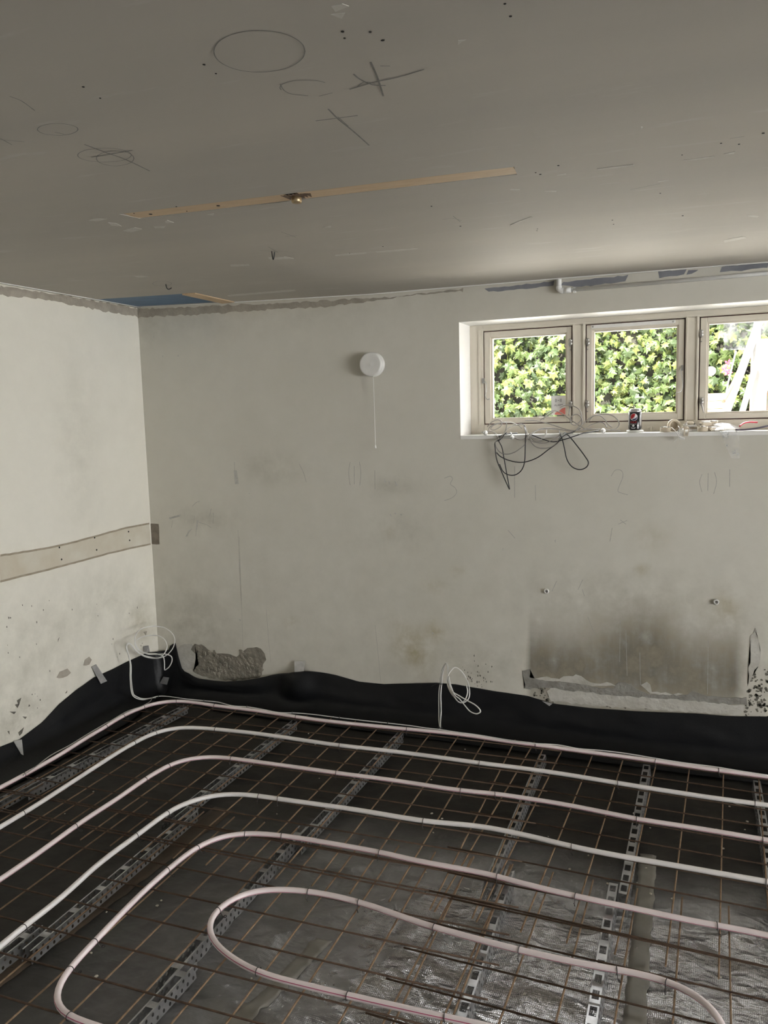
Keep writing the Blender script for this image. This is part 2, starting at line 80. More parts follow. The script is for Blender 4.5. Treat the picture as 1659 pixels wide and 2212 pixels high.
SILL_CABLES = [('white',[(-1.16,4.3,1.692),(-1.107,4.28,1.698),(-1.067,4.25,1.685),(-1.036,4.18,1.662),(-1.048,4.17,1.64),(-1.043,4.17,1.613),(-1.021,4.17,1.586),(-0.985,4.17,1.577),(-0.944,4.17,1.588),(-0.908,4.17,1.612),(-0.886,4.17,1.633),(-0.873,4.17,1.664),(-0.852,4.2,1.689),(-0.8,4.25,1.704),(-0.722,4.28,1.698),(-0.653,4.26,1.693),(-0.573,4.3,1.699),(-0.421,4.3,1.687)]),('black',[(-1.0,4.22,1.691),(-1.023,4.18,1.657),(-1.05,4.17,1.64),(-1.05,4.17,1.604),(-1.042,4.17,1.546),(-1.017,4.17,1.484),(-0.99,4.17,1.421),(-0.975,4.17,1.39),(-0.979,4.17,1.417),(-0.99,4.17,1.479),(-1.003,4.17,1.555),(-1.014,4.17,1.613),(-1.032,4.17,1.649),(-1.039,4.19,1.666),(-1.003,4.23,1.68),(-0.95,4.26,1.685)]),('black',[(-1.044,4.17,1.586),(-1.021,4.17,1.564),(-0.976,4.17,1.544),(-0.922,4.17,1.533),(-0.873,4.17,1.539),(-0.82,4.17,1.561),(-0.768,4.17,1.599),(-0.724,4.17,1.631),(-0.699,4.17,1.661),(-0.681,4.19,1.676),(-0.65,4.24,1.687),(-0.624,4.3,1.704)]),('black',[(-1.028,4.17,1.524),(-1.008,4.17,1.484),(-0.976,4.17,1.466),(-0.94,4.17,1.468),(-0.909,4.17,1.493),(-0.893,4.17,1.537),(-0.889,4.17,1.612),(-0.888,4.17,1.655),(-0.892,4.2,1.69),(-0.916,4.27,1.724)]),('black',[(-0.694,4.22,1.686),(-0.656,4.17,1.661),(-0.618,4.17,1.613),(-0.58,4.17,1.561),(-0.564,4.17,1.531),(-0.576,4.17,1.506),(-0.609,4.17,1.495),(-0.647,4.17,1.51),(-0.673,4.17,1.549),(-0.686,4.17,1.609),(-0.697,4.17,1.653),(-0.711,4.19,1.678),(-0.725,4.25,1.694)]),('white',[(-0.832,4.28,1.751),(-0.759,4.27,1.793)]),('white',[(-0.818,4.3,1.753),(-0.8,4.3,1.783),(-0.774,4.3,1.799),(-0.747,4.3,1.797),(-0.716,4.3,1.781),(-0.668,4.3,1.745),(-0.609,4.28,1.707),(-0.589,4.26,1.696)]),('white',[(-0.736,4.34,1.819),(-0.708,4.33,1.827),(-0.671,4.32,1.824),(-0.633,4.3,1.805),(-0.615,4.28,1.774),(-0.618,4.27,1.744),(-0.642,4.27,1.723),(-0.663,4.27,1.728),(-0.672,4.27,1.75),(-0.659,4.27,1.771),(-0.633,4.27,1.777),(-0.614,4.27,1.757),(-0.612,4.27,1.726),(-0.633,4.27,1.705)]),('white',[(-0.641,4.24,1.693),(-0.603,4.3,1.734),(-0.563,4.32,1.764),(-0.52,4.32,1.774),(-0.473,4.32,1.77),(-0.438,4.3,1.748),(-0.425,4.28,1.722),(-0.438,4.27,1.701),(-0.466,4.26,1.694)]),('white',[(-0.603,4.3,1.695),(-0.564,4.33,1.724),(-0.522,4.34,1.732),(-0.498,4.32,1.719),(-0.488,4.3,1.706)]),('white',[(-0.586,4.3,1.734),(-0.56,4.3,1.764),(-0.526,4.3,1.768),(-0.501,4.3,1.75),(-0.484,4.3,1.723),(-0.46,4.28,1.706)]),('white',[(-1.126,4.3,1.723),(-1.103,4.3,1.745),(-1.07,4.3,1.758),(-1.046,4.3,1.747),(-1.049,4.29,1.722),(-1.077,4.27,1.705),(-1.097,4.26,1.71),(-1.083,4.26,1.728),(-1.046,4.26,1.74),(-1.0,4.28,1.744),(-0.954,4.28,1.729),(-0.927,4.26,1.711)]),('white',[(-1.106,4.24,1.692),(-1.097,4.24,1.719),(-1.064,4.24,1.737),(-1.02,4.25,1.744),(-1.007,4.25,1.731),(-1.009,4.22,1.691),(-1.02,4.19,1.661),(-1.029,4.17,1.64)]),('white',[(-1.023,4.18,1.657),(-1.011,4.21,1.687),(-0.989,4.25,1.717),(-0.95,4.28,1.731),(-0.916,4.27,1.728),(-0.894,4.23,1.698),(-0.881,4.19,1.672),(-0.899,4.17,1.656),(-0.93,4.17,1.656),(-0.962,4.19,1.673),(-0.98,4.23,1.69)]),('white',[(-0.917,4.3,1.75),(-0.863,4.3,1.749),(-0.8,4.3,1.734),(-0.752,4.28,1.72),(-0.696,4.26,1.702),(-0.647,4.25,1.693)]),('white',[(-0.875,4.18,1.655),(-0.837,4.17,1.639),(-0.785,4.17,1.634),(-0.746,4.17,1.649),(-0.715,4.19,1.672),(-0.709,4.23,1.686)]),('white',[(-0.87,4.19,1.672),(-0.855,4.17,1.637),(-0.829,4.17,1.613),(-0.789,4.17,1.606),(-0.75,4.17,1.614),(-0.72,4.17,1.64),(-0.707,4.18,1.67),(-0.691,4.23,1.685)]),('white',[(-0.868,4.19,1.668),(-0.837,4.17,1.644),(-0.802,4.17,1.654),(-0.786,4.2,1.679),(-0.791,4.25,1.7)]),('white',[(-0.89,4.19,1.672),(-0.861,4.2,1.68),(-0.825,4.24,1.705),(-0.762,4.26,1.708),(-0.672,4.24,1.693),(-0.597,4.26,1.696),(-0.519,4.28,1.698)]),('black',[(-0.859,4.19,1.676),(-0.798,4.17,1.654),(-0.742,4.17,1.639),(-0.682,4.17,1.652),(-0.627,4.17,1.669),(-0.592,4.19,1.68),(-0.525,4.26,1.69)])]
SILL_JUNK = [(-0.199,4.28,0.0),(-0.107,4.28,0.0),(-0.07,4.28,0.0),(-0.02,4.28,0.0),(0.009,4.28,0.0),(0.02,4.28,0.0),(-0.064,4.28,0.0),(-0.111,4.28,0.0),(-0.151,4.28,0.0)]
CORNER_CABLE = [[(-3.19,3.9,0.084),(-3.19,3.816,0.101),(-3.19,3.746,0.137),(-3.19,3.715,0.18),(-3.24,3.769,0.248),(-3.24,3.777,0.336),(-3.24,3.766,0.403),(-3.24,3.756,0.454),(-3.24,3.772,0.467),(-3.24,3.801,0.445),(-3.24,3.842,0.395),(-3.24,3.912,0.342),(-3.195,3.95,0.323),(-3.132,3.97,0.335),(-3.093,4.0,0.377),(-3.092,4.03,0.43),(-3.132,4.05,0.468),(-3.198,4.06,0.493),(-3.24,4.004,0.512),(-3.24,3.897,0.522),(-3.24,3.847,0.499),(-3.24,3.833,0.461),(-3.24,3.864,0.403),(-3.236,3.94,0.349),(-3.167,3.95,0.352),(-3.115,3.96,0.354),(-3.081,3.97,0.339),(-3.079,3.97,0.307),(-3.103,3.97,0.269),(-3.135,3.97,0.246)],[(-3.189,3.93,0.074),(-3.19,3.816,0.107),(-3.19,3.757,0.141),(-3.19,3.727,0.175),(-3.24,3.778,0.244),(-3.24,3.784,0.327),(-3.24,3.762,0.411),(-3.24,3.753,0.448),(-3.24,3.787,0.46),(-3.24,3.829,0.413),(-3.24,3.882,0.365),(-3.212,3.93,0.336),(-3.143,3.94,0.336),(-3.12,3.98,0.38),(-3.14,4.0,0.423),(-3.181,4.0,0.452),(-3.24,3.988,0.458),(-3.24,3.892,0.47),(-3.24,3.833,0.454),(-3.24,3.854,0.405),(-3.237,3.92,0.362),(-3.168,3.93,0.361),(-3.126,3.94,0.348),(-3.121,3.95,0.317),(-3.131,3.96,0.25)]]
CENTRE_CABLE = [[(-1.327,3.98,0.09),(-1.355,4.05,0.109),(-1.371,4.1,0.141),(-1.38,4.13,0.207),(-1.383,4.15,0.253),(-1.376,4.15,0.285),(-1.365,4.13,0.339),(-1.342,4.1,0.397),(-1.316,4.07,0.432),(-1.294,4.03,0.429),(-1.282,3.99,0.392),(-1.276,3.97,0.349),(-1.253,3.95,0.314),(-1.231,3.95,0.286),(-1.204,3.95,0.262),(-1.174,3.95,0.268),(-1.154,3.96,0.291),(-1.157,3.98,0.334),(-1.182,4.01,0.376),(-1.212,4.02,0.412),(-1.247,4.02,0.429),(-1.269,4.0,0.41),(-1.278,3.97,0.381),(-1.27,3.96,0.348),(-1.24,3.94,0.321),(-1.2,3.93,0.307),(-1.16,3.92,0.292),(-1.106,3.9,0.279),(-1.077,3.89,0.261),(-1.075,3.89,0.245),(-1.096,3.89,0.234),(-1.131,3.9,0.239),(-1.162,3.91,0.264),(-1.194,3.92,0.293),(-1.224,3.93,0.309),(-1.252,3.95,0.353),(-1.268,3.97,0.395)],[(-1.322,3.975,0.093),(-1.344,4.045,0.112),(-1.356,4.095,0.144),(-1.367,4.125,0.211),(-1.37,4.145,0.256),(-1.365,4.145,0.29),(-1.354,4.125,0.347),(-1.334,4.1,0.396),(-1.314,4.07,0.427),(-1.287,4.03,0.424),(-1.279,3.98,0.391),(-1.267,3.965,0.362),(-1.244,3.945,0.316),(-1.216,3.94,0.277),(-1.191,3.94,0.266),(-1.17,3.945,0.285),(-1.161,3.96,0.32),(-1.172,3.98,0.349)]]
FLOOR_CABLE = [(-3.16,3.863),(-3.137,3.898),(-3.072,3.913),(-2.953,3.91),(-2.82,3.918),(-2.72,3.924),(-2.6,3.898),(-2.508,3.911),(-2.396,3.903),(-2.283,3.888),(-2.205,3.906),(-2.202,3.909),(-2.095,3.923),(-1.908,3.925),(-1.758,3.93),(-1.616,3.937),(-1.485,3.942),(-1.394,3.938),(-1.312,3.942),(-1.218,3.935),(-1.107,3.935),(-0.913,3.918),(-0.793,3.921),(-0.678,3.939),(-0.575,3.925),(-0.478,3.938),(-0.374,3.942),(-0.278,3.936),(-0.227,3.93),(-0.085,3.919),(0.063,3.919),(0.186,3.908),(0.289,3.901)]
FLOOR_CABLE2 = [(-3.16,3.863),(-3.129,3.802),(-3.124,3.744),(-3.128,3.707),(-3.154,3.619),(-3.145,3.493),(-3.14,3.45),(-3.145,3.45),(-3.139,3.368),(-3.131,3.263),(-3.115,3.12),(-3.113,2.988),(-3.081,2.854),(-3.064,2.76)]
ZIP = [(-3.136,3.892),(-2.817,3.919),(-2.508,3.911),(-2.202,3.909),(-1.908,3.925),(-1.616,3.937)]
SCRAP = [(0.133,3.762),(0.167,3.741),(0.211,3.733)]
TAPEPIECE_B = [[(-2.33,0.313),(-2.256,0.32),(-2.256,0.224),(-2.311,0.224)],[(-3.285,0.133),(-3.24,0.132),(-3.256,0.084),(-3.315,0.087)],[(-0.81,0.231),(-0.752,0.223),(-0.768,0.208)]]
TAPEPIECE_L = [[(3.576,0.368),(3.615,0.371),(3.668,0.253),(3.615,0.253)],[(4.043,0.361),(4.095,0.352),(4.096,0.31),(4.046,0.321)],[(2.976,0.151),(3.026,0.139),(2.993,0.071),(2.984,0.08)]]
MESHCHK = 1
HINGES = [(-0.693,4.405,2.157),(-0.692,4.405,1.828),(-0.603,4.405,2.154),(-0.604,4.405,1.827),(-0.041,4.405,2.163),(-0.034,4.405,1.824)]
STAYS = [[(-1.173,4.4,1.983),(-1.157,4.4,1.962),(-1.157,4.4,1.919),(-1.163,4.4,1.893),(-1.15,4.4,1.872),(-1.134,4.39,1.877)],[(-0.128,4.4,2.005),(-0.134,4.4,1.987),(-0.127,4.4,1.94),(-0.124,4.4,1.905),(-0.134,4.39,1.879),(-0.154,4.38,1.875)]]
STICKER = [(-0.802,4.447,1.882),(-0.732,4.447,1.879),(-0.732,4.447,1.776),(-0.802,4.447,1.778)]
BALL = (0.012,6.45,2.062)
SHEETING = [(0.073,5.9,2.373),(0.516,5.9,2.354),(0.522,5.9,2.165),(0.089,5.9,2.174)]
ROD = [(0.16,5.8,2.16),(0.117,5.75,1.956),(0.1,5.7,1.794)]
BOARD = [(0.286,5.6,2.334),(0.102,5.2,1.78)]
POST = [(0.269,5.5,2.353),(0.267,5.5,1.76)]
HANDLE = [(0.229,5.35,2.154),(0.204,5.33,2.116),(0.181,5.3,2.053),(0.149,5.25,1.97),(0.112,5.2,1.888),(0.079,5.15,1.826)]
BOARD2 = [(0.37,5.3,2.164),(0.275,5.1,1.815)]
PAVERS = [(0.048,6.0,1.859),(0.049,6.0,1.827),(0.049,6.0,1.796)]
FLOWERS = [(0.125,6.3,2.107),(0.126,6.3,2.041),(0.105,6.35,2.061),(-1.039,6.4,2.425)]
FENCEB = [(0.335,6.5,2.156),(0.399,6.5,1.97)]
ROLL = (-0.163,4.27,1.721)
CLIP = (-0.099,4.17,1.681)
BLOCK = [(-0.142,4.19,1.686),(-0.128,4.17,1.659),(-0.119,4.165,1.648),(-0.13,4.21,1.697),(-0.137,4.17,1.664)]
BAG = [(0.059,4.17,1.683),(0.124,4.17,1.682),(0.133,4.17,1.649),(0.13,4.17,1.616),(0.143,4.17,1.571),(0.128,4.17,1.545),(0.107,4.17,1.56),(0.089,4.17,1.605),(0.074,4.17,1.638)]
REDC = [(0.141,4.22,1.713),(0.159,4.26,1.726),(0.185,4.3,1.731),(0.223,4.33,1.728)]
VIOL = [(0.123,4.2,1.69),(0.166,4.21,1.689),(0.217,4.22,1.696),(0.266,4.24,1.706),(0.329,4.27,1.72)]
CANP = (-0.343,4.25,1.693)
JUNK = [(-0.198,4.24,1.7),(-0.106,4.25,1.707),(-0.07,4.28,1.71),(-0.024,4.23,1.706),(0.013,4.34,1.742),(0.022,4.25,1.704),(-0.064,4.33,1.732),(0.054,4.36,1.748),(-0.004,4.3,1.722),(0.047,4.27,1.715),(0.23,4.3,1.733)]
# ---------------------------------------------------------------- helpers
def link(name, me, mats=None, parent=None):
    o = bpy.data.objects.new(name, me); col.objects.link(o)
    if mats:
        for mm in (mats if isinstance(mats, (list, tuple)) else [mats]):
            me.materials.append(mm)
    if parent: o.parent = parent
    return o
def obj(name, bm, mats=None, parent=None, smooth=False):
    me = bpy.data.meshes.new(name); bm.to_mesh(me); bm.free()
    if smooth:
        for p in me.polygons: p.use_smooth = True
    return link(name, me, mats, parent)
def tag(o, label=None, cat=None, group=None, kind=None):
    if label: o['label'] = label
    if cat: o['category'] = cat
    if group: o['group'] = group
    if kind: o['kind'] = kind
    return o
def empty(name, loc=(0, 0, 0), rz=0):
    o = bpy.data.objects.new(name, None); col.objects.link(o); o.location = loc; o.rotation_euler = (0, 0, rz)
    o.empty_display_size = 0.05
    return o
def box(bm, x0, x1, y0, y1, z0, z1, bev=0, mi=0):
    vv = [bm.verts.new((x, y, z)) for x in (x0, x1) for y in (y0, y1) for z in (z0, z1)]
    fs = [bm.faces.new([vv[i] for i in q]) for q in ((0, 1, 3, 2), (4, 6, 7, 5), (0, 4, 5, 1), (2, 3, 7, 6), (0, 2, 6, 4), (1, 5, 7, 3))]
    for f in fs: f.material_index = mi
    if bev:
        es = list({e for f in fs for e in f.edges})
        bmesh.ops.bevel(bm, geom=es, offset=bev, segments=2, affect='EDGES', profile=0.7)
    return vv
def catmull(pts, n=6):
    P = [Vector(p) for p in pts]
    P = [P[0] * 2 - P[1]] + P + [P[-1] * 2 - P[-2]]
    out = []
    for i in range(1, len(P) - 2):
        a, b, c, d = P[i - 1:i + 3]
        for k in range(n):
            t = k / n
            out.append(0.5 * ((2 * b) + (c - a) * t + (2 * a - 5 * b + 4 * c - d) * t * t + (3 * b - a - 3 * c + d) * t ** 3))
    out.append(P[-2].copy())
    return out
def tube(bm, pts, r, seg=8, up=None, caps=True, closed=False, uv=False, mi=0):
    """swept tube; with up given, the frame stays upright (no twist)"""
    n = len(pts); P = [Vector(p) for p in pts]
    lay = bm.loops.layers.uv.verify() if uv else None
    rings = []; nrm = None; L = 0.0; lens = []
    for i in range(n):
        if closed: t = P[(i + 1) % n] - P[i - 1]
        else: t = P[min(i + 1, n - 1)] - P[max(i - 1, 0)]
        if t.length < 1e-9: t = Vector((1, 0, 0))
        t.normalize()
        if up is not None:
            u = Vector(up) - t * t.dot(Vector(up))
        else:
            if nrm is None: nrm = t.orthogonal()
            u = nrm - t * t.dot(nrm)
        if u.length < 1e-6: u = t.orthogonal()
        u.normalize(); nrm = u
        w = t.cross(u)
        rr = r[i] if isinstance(r, (list, tuple)) else r
        rings.append([bm.verts.new(P[i] + rr * (math.cos(a) * u + math.sin(a) * w)) for a in [2 * math.pi * k / seg for k in range(seg)]])
        if i: L += (P[i] - P[i - 1]).length
        lens.append(L)
    m_ = n if closed else n - 1
    for i in range(m_):
        a, b = rings[i], rings[(i + 1) % n]
        for k in range(seg):
            f = bm.faces.new((a[k], a[(k + 1) % seg], b[(k + 1) % seg], b[k])); f.smooth = True; f.material_index = mi
            if uv:
                for lp, c in zip(f.loops, ((lens[i], k / seg), (lens[i], (k + 1) / seg), (lens[(i + 1) % n], (k + 1) / seg), (lens[(i + 1) % n], k / seg))): lp[lay].uv = c
    if caps and not closed:
        f1 = bm.faces.new(rings[0][::-1]); f2 = bm.faces.new(rings[-1]); f1.material_index = f2.material_index = mi
def lathe(bm, prof, seg=32, c=(0, 0, 0), axis='z', mi=0):
    """prof = [(radius, height)...]; axis z up or y (towards -y)"""
    rings = []
    for r, h in prof:
        ring = []
        for k in range(seg):
            a = 2 * math.pi * k / seg
            p = (r * math.cos(a), r * math.sin(a), h) if axis == 'z' else (r * math.cos(a), -h, r * math.sin(a))
            ring.append(bm.verts.new((c[0] + p[0], c[1] + p[1], c[2] + p[2])))
        rings.append(ring)
    for a, b in zip(rings, rings[1:]):
        for k in range(seg):
            f = bm.faces.new((a[k], a[(k + 1) % seg], b[(k + 1) % seg], b[k])); f.smooth = True; f.material_index = mi
    for ring, rev in ((rings[0], True), (rings[-1], False)):
        if len({tuple(v.co) for v in ring}) > 2:
            f = bm.faces.new(ring[::-1] if rev else ring); f.material_index = mi
def slab(bm, pts3, nrm, th, mi=0):
    """thin polygon plate lying on a surface: pts3 on the surface, nrm out of it"""
    n = Vector(nrm) * th
    top = [bm.verts.new(Vector(p) + n) for p in pts3]; bot = [bm.verts.new(Vector(p) - n * 0.3) for p in pts3]
    try:
        f = bm.faces.new(top)
        bmesh.ops.triangulate(bm, faces=[f], ngon_method='EAR_CLIP')
    except ValueError:
        pass
    k = len(pts3)
    for i in range(k):
        bm.faces.new((top[i], bot[i], bot[(i + 1) % k], top[(i + 1) % k]))
    bmesh.ops.recalc_face_normals(bm, faces=bm.faces[:])
def jag(pts, amp, seed=0, step=0.02):
    """subdivide and roughen the outline of a patch"""
    rnd = random.Random(seed); out = []; n = len(pts)
    for i in range(n):
        a, b = Vector(pts[i]), Vector(pts[(i + 1) % n]); d = b - a
        k = max(1, int(d.length / step))
        for j in range(k):
            q = a + d * (j / k)
            out.append(q + Vector((rnd.uniform(-amp, amp), rnd.uniform(-amp, amp))))
    return out
def ribbon(bm, pts3, nrm, w, th=0.0004, mi=0):
    P = [Vector(p) for p in pts3]; n = Vector(nrm); prev = None
    for i, p in enumerate(P):
        t = (P[min(i + 1, len(P) - 1)] - P[max(i - 1, 0)]).normalized(); s = t.cross(n) * w / 2
        cur = (bm.verts.new(p + s + n * th), bm.verts.new(p - s + n * th))
        if prev:
            f = bm.faces.new((prev[0], prev[1], cur[1], cur[0])); f.material_index = mi
        prev = cur

# ---------------------------------------------------------------- materials
def newmat(name):
    mt = bpy.data.materials.new(name); mt.use_nodes = True
    nt = mt.node_tree; return mt, nt, nt.nodes['Principled BSDF']
def ramp(nt, fac, c0, c1, p0=0.35, p1=0.65):
    r = nt.nodes.new('ShaderNodeValToRGB'); e = r.color_ramp.elements
    e[0].position = p0; e[1].position = p1; e[0].color = (*c0, 1); e[1].color = (*c1, 1)
    nt.links.new(fac, r.inputs[0]); return r.outputs[0]
def tex(nt, scale, detail=4, coord='Object', stretch=None, rough=0.55):
    tc = nt.nodes.new('ShaderNodeTexCoord'); n = nt.nodes.new('ShaderNodeTexNoise')
    n.inputs['Scale'].default_value = scale; n.inputs['Detail'].default_value = detail; n.inputs['Roughness'].default_value = rough
    src = tc.outputs[coord]
    if stretch:
        mp = nt.nodes.new('ShaderNodeMapping'); mp.inputs['Scale'].default_value = stretch
        nt.links.new(src, mp.inputs[0]); src = mp.outputs[0]
    nt.links.new(src, n.inputs['Vector']); return n.outputs['Fac']
def bump(nt, bs, h, strength, dist=0.01):
    b = nt.nodes.new('ShaderNodeBump'); b.inputs['Strength'].default_value = strength; b.inputs['Distance'].default_value = dist
    nt.links.new(h, b.inputs['Height']); nt.links.new(b.outputs[0], bs.inputs['Normal']); return b
def M(name, c0, c1=None, scale=8, rough=0.5, metal=0.0, bmp=0.0, bscale=40, spec=0.5, stretch=None, p0=0.35, p1=0.65):
    mt, nt, bs = newmat(name)
    bs.inputs['Roughness'].default_value = rough; bs.inputs['Metallic'].default_value = metal
    bs.inputs['Specular IOR Level'].default_value = spec
    if c1 is None: c1 = tuple(v * 0.9 for v in c0)
    nt.links.new(ramp(nt, tex(nt, scale, 5, stretch=stretch), c0, c1, p0, p1), bs.inputs['Base Color'])
    if bmp: bump(nt, bs, tex(nt, bscale, 4), bmp)
    return mt
def mixc(nt, fac, a, b):
    x = nt.nodes.new('ShaderNodeMix'); x.data_type = 'RGBA'
    if isinstance(fac, (int, float)): x.inputs[0].default_value = fac
    else: nt.links.new(fac, x.inputs[0])
    for v, i in ((a, 6), (b, 7)):
        if isinstance(v, tuple): x.inputs[i].default_value = (*v, 1)
        else: nt.links.new(v, x.inputs[i])
    return x.outputs[2]
def mth(nt, op, a, b=None, c=None, clamp=False):
    x = nt.nodes.new('ShaderNodeMath'); x.operation = op; x.use_clamp = clamp
    for i, v in enumerate((a, b, c)):
        if v is None: continue
        if isinstance(v, (int, float)): x.inputs[i].default_value = v
        else: nt.links.new(v, x.inputs[i])
    return x.outputs[0]
def attr(nt, name):
    a = nt.nodes.new('ShaderNodeAttribute'); a.attribute_name = name; return a.outputs['Fac']

def wall_paint(name, base, base2):
    mt, nt, bs = newmat(name)
    c = ramp(nt, tex(nt, 1.3, 5), base, base2, 0.3, 0.7)
    n1 = tex(nt, 9, 7, rough=0.65); n2 = tex(nt, 30, 5, rough=0.7)
    # grime: soft patches and streaks that thicken with the grime attribute
    g = mth(nt, 'MULTIPLY', attr(nt, 'grime'), mth(nt, 'SUBTRACT', mth(nt, 'MULTIPLY', n1, 2.2), 0.55, clamp=True))
    c = mixc(nt, mth(nt, 'MULTIPLY', g, 0.75, clamp=True), c, (0.33, 0.315, 0.255))
    y = mth(nt, 'MULTIPLY', attr(nt, 'yellow'), mth(nt, 'SUBTRACT', mth(nt, 'MULTIPLY', n1, 3.2), 1.1, clamp=True))
    c = mixc(nt, mth(nt, 'MULTIPLY', y, 0.75, clamp=True), c, (0.40, 0.345, 0.20))
    st = tex(nt, 7, 5, stretch=(2.0, 1, 0.35))
    d = mth(nt, 'MULTIPLY', attr(nt, 'damp'), mth(nt, 'ADD', mth(nt, 'MULTIPLY', n1, 1.3), mth(nt, 'MULTIPLY', st, 0.6)))
    d = mth(nt, 'SUBTRACT', d, 0.12, clamp=True)
    dc = ramp(nt, n1, (0.15, 0.137, 0.112), (0.31, 0.272, 0.205), 0.36, 0.66)
    c = mixc(nt, mth(nt, 'MULTIPLY', d, 0.95, clamp=True), c, dc)
    nt.links.new(c, bs.inputs['Base Color'])
    bs.inputs['Roughness'].default_value = 0.75; bs.inputs['Specular IOR Level'].default_value = 0.25
    h = mth(nt, 'ADD', mth(nt, 'MULTIPLY', n2, 0.5), mth(nt, 'MULTIPLY', tex(nt, 90, 3), 0.35))
    bump(nt, bs, h, 0.10, 0.006)
    return mt

MAT = {}
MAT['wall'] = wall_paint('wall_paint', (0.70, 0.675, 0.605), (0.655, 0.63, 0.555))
MAT['wall_l'] = wall_paint('side_wall_paint', (0.815, 0.785, 0.70), (0.775, 0.745, 0.66))  # wall paint lightened here, so brighter side light is put into the colour
MAT['bare_wall'] = M('bare_grey_render', (0.15, 0.145, 0.135), (0.11, 0.105, 0.098), 4, 0.9, bmp=0.3)  # walls out of view, coloured dark to reduce bounced light
MAT['reveal'] = M('white_reveal_paint', (0.88, 0.87, 0.84), (0.85, 0.84, 0.81), 3, 0.5)
MAT['ceiling'] = None
def ceiling_mat():
    mt, nt, bs = newmat('plasterboard_ceiling')
    c = ramp(nt, tex(nt, 0.9, 5, stretch=(0.5, 2.2, 1)), (0.44, 0.418, 0.378), (0.515, 0.48, 0.425), 0.3, 0.7)
    c = mixc(nt, ramp(nt, tex(nt, 5, 6, stretch=(0.7, 3.5, 1)), (0, 0, 0), (1, 1, 1), 0.62, 0.82), c, (0.57, 0.55, 0.52))
    nt.links.new(c, bs.inputs['Base Color']); bs.inputs['Roughness'].default_value = 0.7; bs.inputs['Specular IOR Level'].default_value = 0.3
    bump(nt, bs, tex(nt, 60, 4), 0.06, 0.005)
    return mt
MAT['ceiling'] = ceiling_mat()
MAT['dark_gap'] = M('dark_cavity', (0.05, 0.045, 0.04), rough=0.9)
MAT['mortar'] = M('bare_mortar', (0.20, 0.185, 0.155), (0.31, 0.285, 0.235), 22, 0.95, bmp=0.9, bscale=55, spec=0.1)
MAT['mortar_pale'] = M('pale_mortar', (0.33, 0.30, 0.25), (0.42, 0.38, 0.32), 14, 0.95, bmp=0.6, bscale=60, spec=0.1)
MAT['peel'] = M('peeling_whitewash', (0.60, 0.585, 0.54), (0.45, 0.43, 0.38), 10, 0.85, bmp=0.5, bscale=35, spec=0.15)
MAT['grey_render'] = M('grey_render_edge', (0.33, 0.32, 0.29), (0.24, 0.23, 0.205), 16, 0.95, bmp=0.6, bscale=50, spec=0.1)
MAT['dark'] = M('dark_chip', (0.10, 0.095, 0.08), (0.20, 0.185, 0.15), 40, 0.95, bmp=0.4, bscale=70)
MAT['slate'] = M('slate_grey_old_paint', (0.20, 0.205, 0.235), (0.26, 0.265, 0.29), 9, 0.7)
MAT['dado'] = M('cream_filler_band', (0.66, 0.63, 0.54), (0.56, 0.50, 0.39), 4, 0.85, bmp=0.15, bscale=30)
MAT['dado_brown'] = M('brown_edge', (0.30, 0.25, 0.18), (0.38, 0.33, 0.25), 20, 0.9)
MAT['notch'] = M('brown_notch', (0.27, 0.235, 0.19), (0.20, 0.17, 0.135), 25, 0.9, bmp=0.4)
MAT['pencil'] = M('pencil_graphite', (0.33, 0.32, 0.30), (0.45, 0.44, 0.41), 60, 0.6)
MAT['scuff'] = M('grey_scuff', (0.46, 0.45, 0.41), (0.58, 0.57, 0.53), 60, 0.7)
MAT['pencil_ceil'] = M('pencil_on_ceiling', (0.17, 0.165, 0.155), (0.24, 0.235, 0.22), 60, 0.6)
MAT['scratch'] = M('torn_paper_scratch', (0.62, 0.60, 0.56), (0.55, 0.53, 0.48), 40, 0.85)
MAT['hole'] = M('screw_hole', (0.02, 0.018, 0.016), rough=0.95)
MAT['wood'] = M('pine_batten', (0.66, 0.50, 0.33), (0.58, 0.42, 0.26), 6, 0.6, stretch=(1.2, 14, 14), bmp=0.1, bscale=80)
MAT['blue'] = M('blue_membrane', (0.10, 0.19, 0.32), (0.085, 0.16, 0.27), 12, 0.55)
MAT['tarp'] = None
